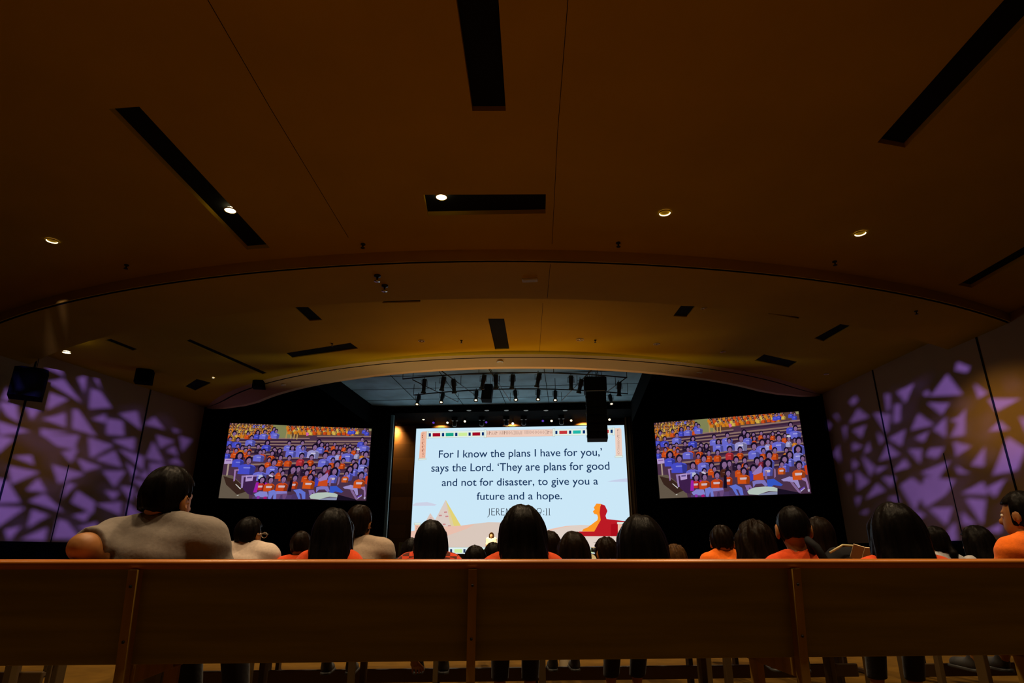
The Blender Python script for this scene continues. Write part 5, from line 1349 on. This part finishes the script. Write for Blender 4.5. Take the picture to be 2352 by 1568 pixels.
# unseen fill lamps added on the stage edge to brighten the far ceiling
for u in (-2.5, 1.2, 4.6):
    p = W(u, -2.6, SF)
    t = thing('stage_fill_lamp', f'added fill lamp on the front edge of the stage, {["left", "middle", "right"][[-2.5, 1.2, 4.6].index(u)]} one', 'stage lamp', p, -AL)
    MB().bbox((-.16, -.1, 0), (.16, .1, .08), .01).build('base', M_blackmetal, t)
    MB().lathe([(.07, .0), (.11, .14), (.105, .14), (.06, .02)], 16, Matrix.Translation((0, 0, .08)), cap=False).build('housing', M_blackmetal, t, True)
    spot('fill_uplight', p + Vector((0, 0, .24)), Vector((0, 0, 1)) - HV * .6, 900 if u == 1.2 else 360, 62, (1, .47, .12), .06, 1.0)

for u, pw in ((-4.5, 520), (2.2, 950)):  # hidden lamps added on the hall floor to brighten the fascia
    p = W(u, -15.5, 0); p.z = floor_z(p.y)
    t = thing('floor_fill_lamp', f'added fill lamp in front of the stage aimed up at the fascia, {"left" if u < 0 else "right"} one', 'stage lamp', p, -AL)
    MB().bbox((-.2, -.12, 0), (.2, .12, .08), .01).build('base', M_blackmetal, t)
    MB().lathe([(.08, .0), (.13, .16), (.125, .16), (.07, .02)], 16, Matrix.Translation((0, 0, .08)), cap=False).build('housing', M_blackmetal, t, True)
    l = spot('fascia_fill_light', p + Vector((0, 0, .27)), W(u * .6, -7.2, 6.2) - p, pw * 1.25, 100, (1, .84, .58), .06, .8); l.scale = (1, .06, 1)

# pattern projectors: a lamp, a plate with triangular openings, thrown on each side wall
C5 = lambda x, y: (1860 + x / 2.904, 760 + y / 2.904)
C1 = lambda x, y: (x / 3.92, 1000 + y / 3.92)
C7 = lambda x, y: (x / 3.564, 760 + y / 3.564)
TR = """915 295 1010 420 815 430|690 355 640 475 585 405|725 555 820 625 680 658|905 580 905 705 830 655|1035 525 1030 690 945 700|945 590 990 575 1035 525 1000 620|635 660 610 765 530 715|520 760 595 825 470 860|660 790 745 790 735 880|800 785 890 780 850 845 780 830|450 675 495 720 470 755|285 745 350 770 290 795|390 740 405 800 365 810|190 765 205 870 160 820|285 855 325 890 290 920|350 835 430 905 405 965 375 905|310 935 395 1005 325 1055|445 1020 500 1065 380 1115|485 975 570 975 545 1040|630 855 665 905 560 935|240 960 275 955 270 1020|305 1110 340 1110 320 1165|340 1210 385 1190 380 1220|500 420 535 430 535 525 515 520|565 490 605 495 600 600 560 605|265 470 300 435 320 465 290 495|985 210 1060 240 1050 275 975 260|760 410 785 395 805 430 770 430|1100 355 1180 415 1125 445|1195 455 1390 455 1250 530|1265 605 1325 655 1200 665|610 1030 680 985 760 1040 700 1190|750 940 930 870 850 990|770 980 960 1000 900 1090 780 1165 740 1110|800 1185 945 1180 910 1290|1045 1120 1170 1130 1150 1285|1165 780 1160 900 1080 890|1015 1210 1110 1290 1020 1290|1180 1330 1275 1285 1270 1345|1300 990 1235 1105 1185 1045|975 900 1060 950 990 945|700 1190 770 1230 710 1260|920 1330 970 1280 980 1400 920 1400|1320 720 1429 790 1380 920 1230 950|1400 570 1450 600 1450 680|290 660 370 630 345 710|270 610 320 520 390 575|430 550 535 560 515 680|520 1110 575 1105 600 1150|790 480 925 485 880 555|160 560 180 555 200 600|110 600 140 630 125 660|220 640 245 640 240 725|440 910 515 905 450 950|705 710 790 670 760 740|960 740 1070 770 980 830|1020 1080 1150 1010 1190 1090"""
TL1 = """400 0 700 0 660 120 520 90|800 20 1010 90 820 195|870 215 1030 140 1090 280|1020 45 1210 25 1200 130|935 325 1125 320 1030 455|480 270 750 345 530 425|1320 200 1380 60 1465 230|1500 140 1570 95 1600 180|1415 0 1565 50 1440 110|1140 250 1255 335 1190 370|1250 370 1325 310 1335 390|1180 395 1330 420 1370 520|700 505 850 600 830 690 650 600|950 500 1075 510 1020 575|1225 525 1400 550 1350 705|1150 610 1285 730 1140 735|880 620 1090 600 1080 710|245 490 345 390 410 500|270 590 400 530 560 680|-60 640 210 655 -40 830|255 820 290 670 430 720|480 920 530 760 600 780 715 920|200 930 420 830 400 940|45 850 185 820 80 940|700 830 870 780 860 860|-60 390 60 410 170 590 -60 600|85 280 340 330 110 430|1090 460 1210 470 1180 590|1620 10 1720 40 1640 140|1520 240 1590 200 1640 265|660 720 830 680 760 770|1350 250 1480 260 1360 380|1080 130 1290 190 1280 300|700 210 900 280 760 320|560 150 700 120 640 240|-80 0 120 30 -40 170|130 190 280 180 300 260|600 430 680 440 560 560|1080 740 1160 760 1100 800"""
TL7 = """380 300 470 270 520 365|400 420 520 395 655 575|750 480 820 500 905 620 735 630|770 390 800 390 825 470|215 620 345 610 260 720|360 720 530 675 530 780|600 650 640 650 780 850 600 790|410 510 550 560 390 640|20 560 60 465 95 560|130 400 200 560 150 560|985 680 1120 660 1150 800|1190 760 1265 705 1340 800|760 720 865 680 860 750|880 720 1000 740 1010 850 880 840|0 590 130 600 150 740 60 690|340 800 560 830 340 855|-20 740 230 820 0 850|580 265 660 290 600 315|640 390 705 370 690 500|1410 795 1480 820 1430 830|170 350 250 330 240 370|-90 640 -20 610 -30 760"""
def tris(s, f):
    out = []
    for t in s.split('|'):
        n = list(map(float, t.split())); out.append([f(n[i], n[i + 1]) for i in range(0, len(n), 2)])
    return out
def projector(s, polys, loc, label, power, col, radius=.0019, grow=1.09):
    p0, n, d = wall_plane(s)
    tgt = on_plane(*((2120, 1040) if s > 0 else (190, 1040)), p0, n)
    M = axis_to(loc, tgt - loc); Mi = M.inverted(); D = .42
    t = thing('pattern_projector', label, 'projector', loc); t.matrix_world = M
    R0 = .30
    V = [(-R0, -R0), (R0, -R0), (R0, R0), (-R0, R0)]; Fc = [[0, 1, 2, 3]]
    for q in polys:
        mx = sum(p[0] for p in q) / len(q); my = sum(p[1] for p in q) / len(q)
        q = [(mx + (x - mx) * grow, my + (y - my) * grow) for x, y in q]
        pts = []
        for x, y in q:
            l = Mi @ on_plane(x, y, p0, n)
            pts.append((l.x / -l.z * D, l.y / -l.z * D))
        if any(abs(a) > R0 * .97 or abs(b) > R0 * .97 for a, b in pts): print('gobo clip', q); continue
        ar = sum(pts[i][0] * pts[(i + 1) % len(pts)][1] - pts[(i + 1) % len(pts)][0] * pts[i][1] for i in range(len(pts)))
        if ar < 0: pts = pts[::-1]
        b = len(V); V += pts; Fc.append(list(range(b, b + len(pts))))
    vo, eo, fo, _, _, og = delaunay_2d_cdt([Vector(p) for p in V], [], Fc, 0, 1e-7)
    new_obj('pattern_plate', [(p.x, p.y, -D) for p in vo], [tuple(f) for f, o in zip(fo, og) if o == [0] or list(o) == [0]], M_black, t)
    mb = MB(); b = R0 + .02
    for lo, hi in (((-b, -b, -D - .02), (-R0, b, .12)), ((R0, -b, -D - .02), (b, b, .12)), ((-R0, -b, -D - .02), (R0, -R0, .12)), ((-R0, R0, -D - .02), (R0, b, .12)), ((-R0, -R0, .1), (R0, R0, .12))): mb.box(lo, hi)
    mb.build('housing', M_blackmetal, t)
    up = M.to_3x3().inverted() @ Vector((0, 0, 1))
    MB().tube([(0, 0, .11), Vector((0, 0, .11)) + up * (CZ + H1 - (M @ Vector((0, 0, .11))).z)], .03, 8).build('hanging_pole', M_blackmetal, t)
    l = spot('pattern_light', loc, tgt - loc, power, 110, col, radius, .2)
    return t
VIO = (.18, .125, 1.0)
def moved(polys, cx, cy, k, dx, dy): return [[(cx + (x - cx) * k + dx, cy + (y - cy) * k + dy) for x, y in q] for q in polys]
GR = tris(TR, C5); GL = tris(TL1, C1) + tris(TL7, C7)
projector(1, GR, W(5.5, -27.5, 5.6), 'black pattern projector under the ceiling aimed at the right wall, sharper one', 58000, VIO)
projector(-1, GL, W(-.5, -27.5, 5.6), 'black pattern projector under the ceiling aimed at the left wall, sharper one', 55000, VIO)
projector(1, [q for q in moved(GR, 2130, 1040, 1.25, 45, 20) if min(p[0] for p in q) > 1990 and min(p[1] for p in q) > 850], W(7.2, -27.8, 5.6), 'black pattern projector under the ceiling aimed at the right wall, softer one', 5200, VIO, .0042, 1.1)
projector(-1, [q for q in moved(GL, 200, 1030, 1.3, -25, 15) if max(p[0] for p in q) < 430 and min(p[1] for p in q) > 850], W(-2.2, -27.8, 5.6), 'black pattern projector under the ceiling aimed at the left wall, softer one', 5200, VIO, .0042, 1.1)
# amber washes on the side walls
for s, (x, y), pw, an in ((1, (2300, 955), 7000, 9), (-1, (90, 1010), 2200, 11), (1, (2290, 1060), 1500, 17)):
    p0, n, d = wall_plane(s); tg = on_plane(x, y, p0, n); fr = W(3 * s + 2, -27, 6.2)
    spot('wall_wash_light', fr, tg - fr, pw, an, (1, .56, .10), .15, 1.0)

# ------------------------------------------------------------------ camera, world, view
cam = bpy.data.cameras.new('camera'); cam.sensor_width = 36; cam.lens = F / 2352 * 36; cam.clip_end = 300; cam.clip_start = .05
co = bpy.data.objects.new('camera', cam); COL.objects.link(co)
co.location = CAM; co.rotation_euler = (PI / 2 + TH, 0, 0); scene.camera = co
w = bpy.data.worlds.new('world'); scene.world = w; w.use_nodes = True
w.node_tree.nodes['Background'].inputs['Color'].default_value = (0, 0, 0, 1); w.node_tree.nodes['Background'].inputs['Strength'].default_value = 0
scene.view_settings.view_transform = 'Standard'; scene.view_settings.look = 'None'; scene.view_settings.exposure = 0; scene.view_settings.gamma = 1; scene.view_settings.use_curve_mapping = False
cy = scene.cycles
cy.use_denoising = True; cy.max_bounces = 5; cy.diffuse_bounces = 3; cy.glossy_bounces = 2; cy.sample_clamp_indirect = 4
cy.use_light_tree = True
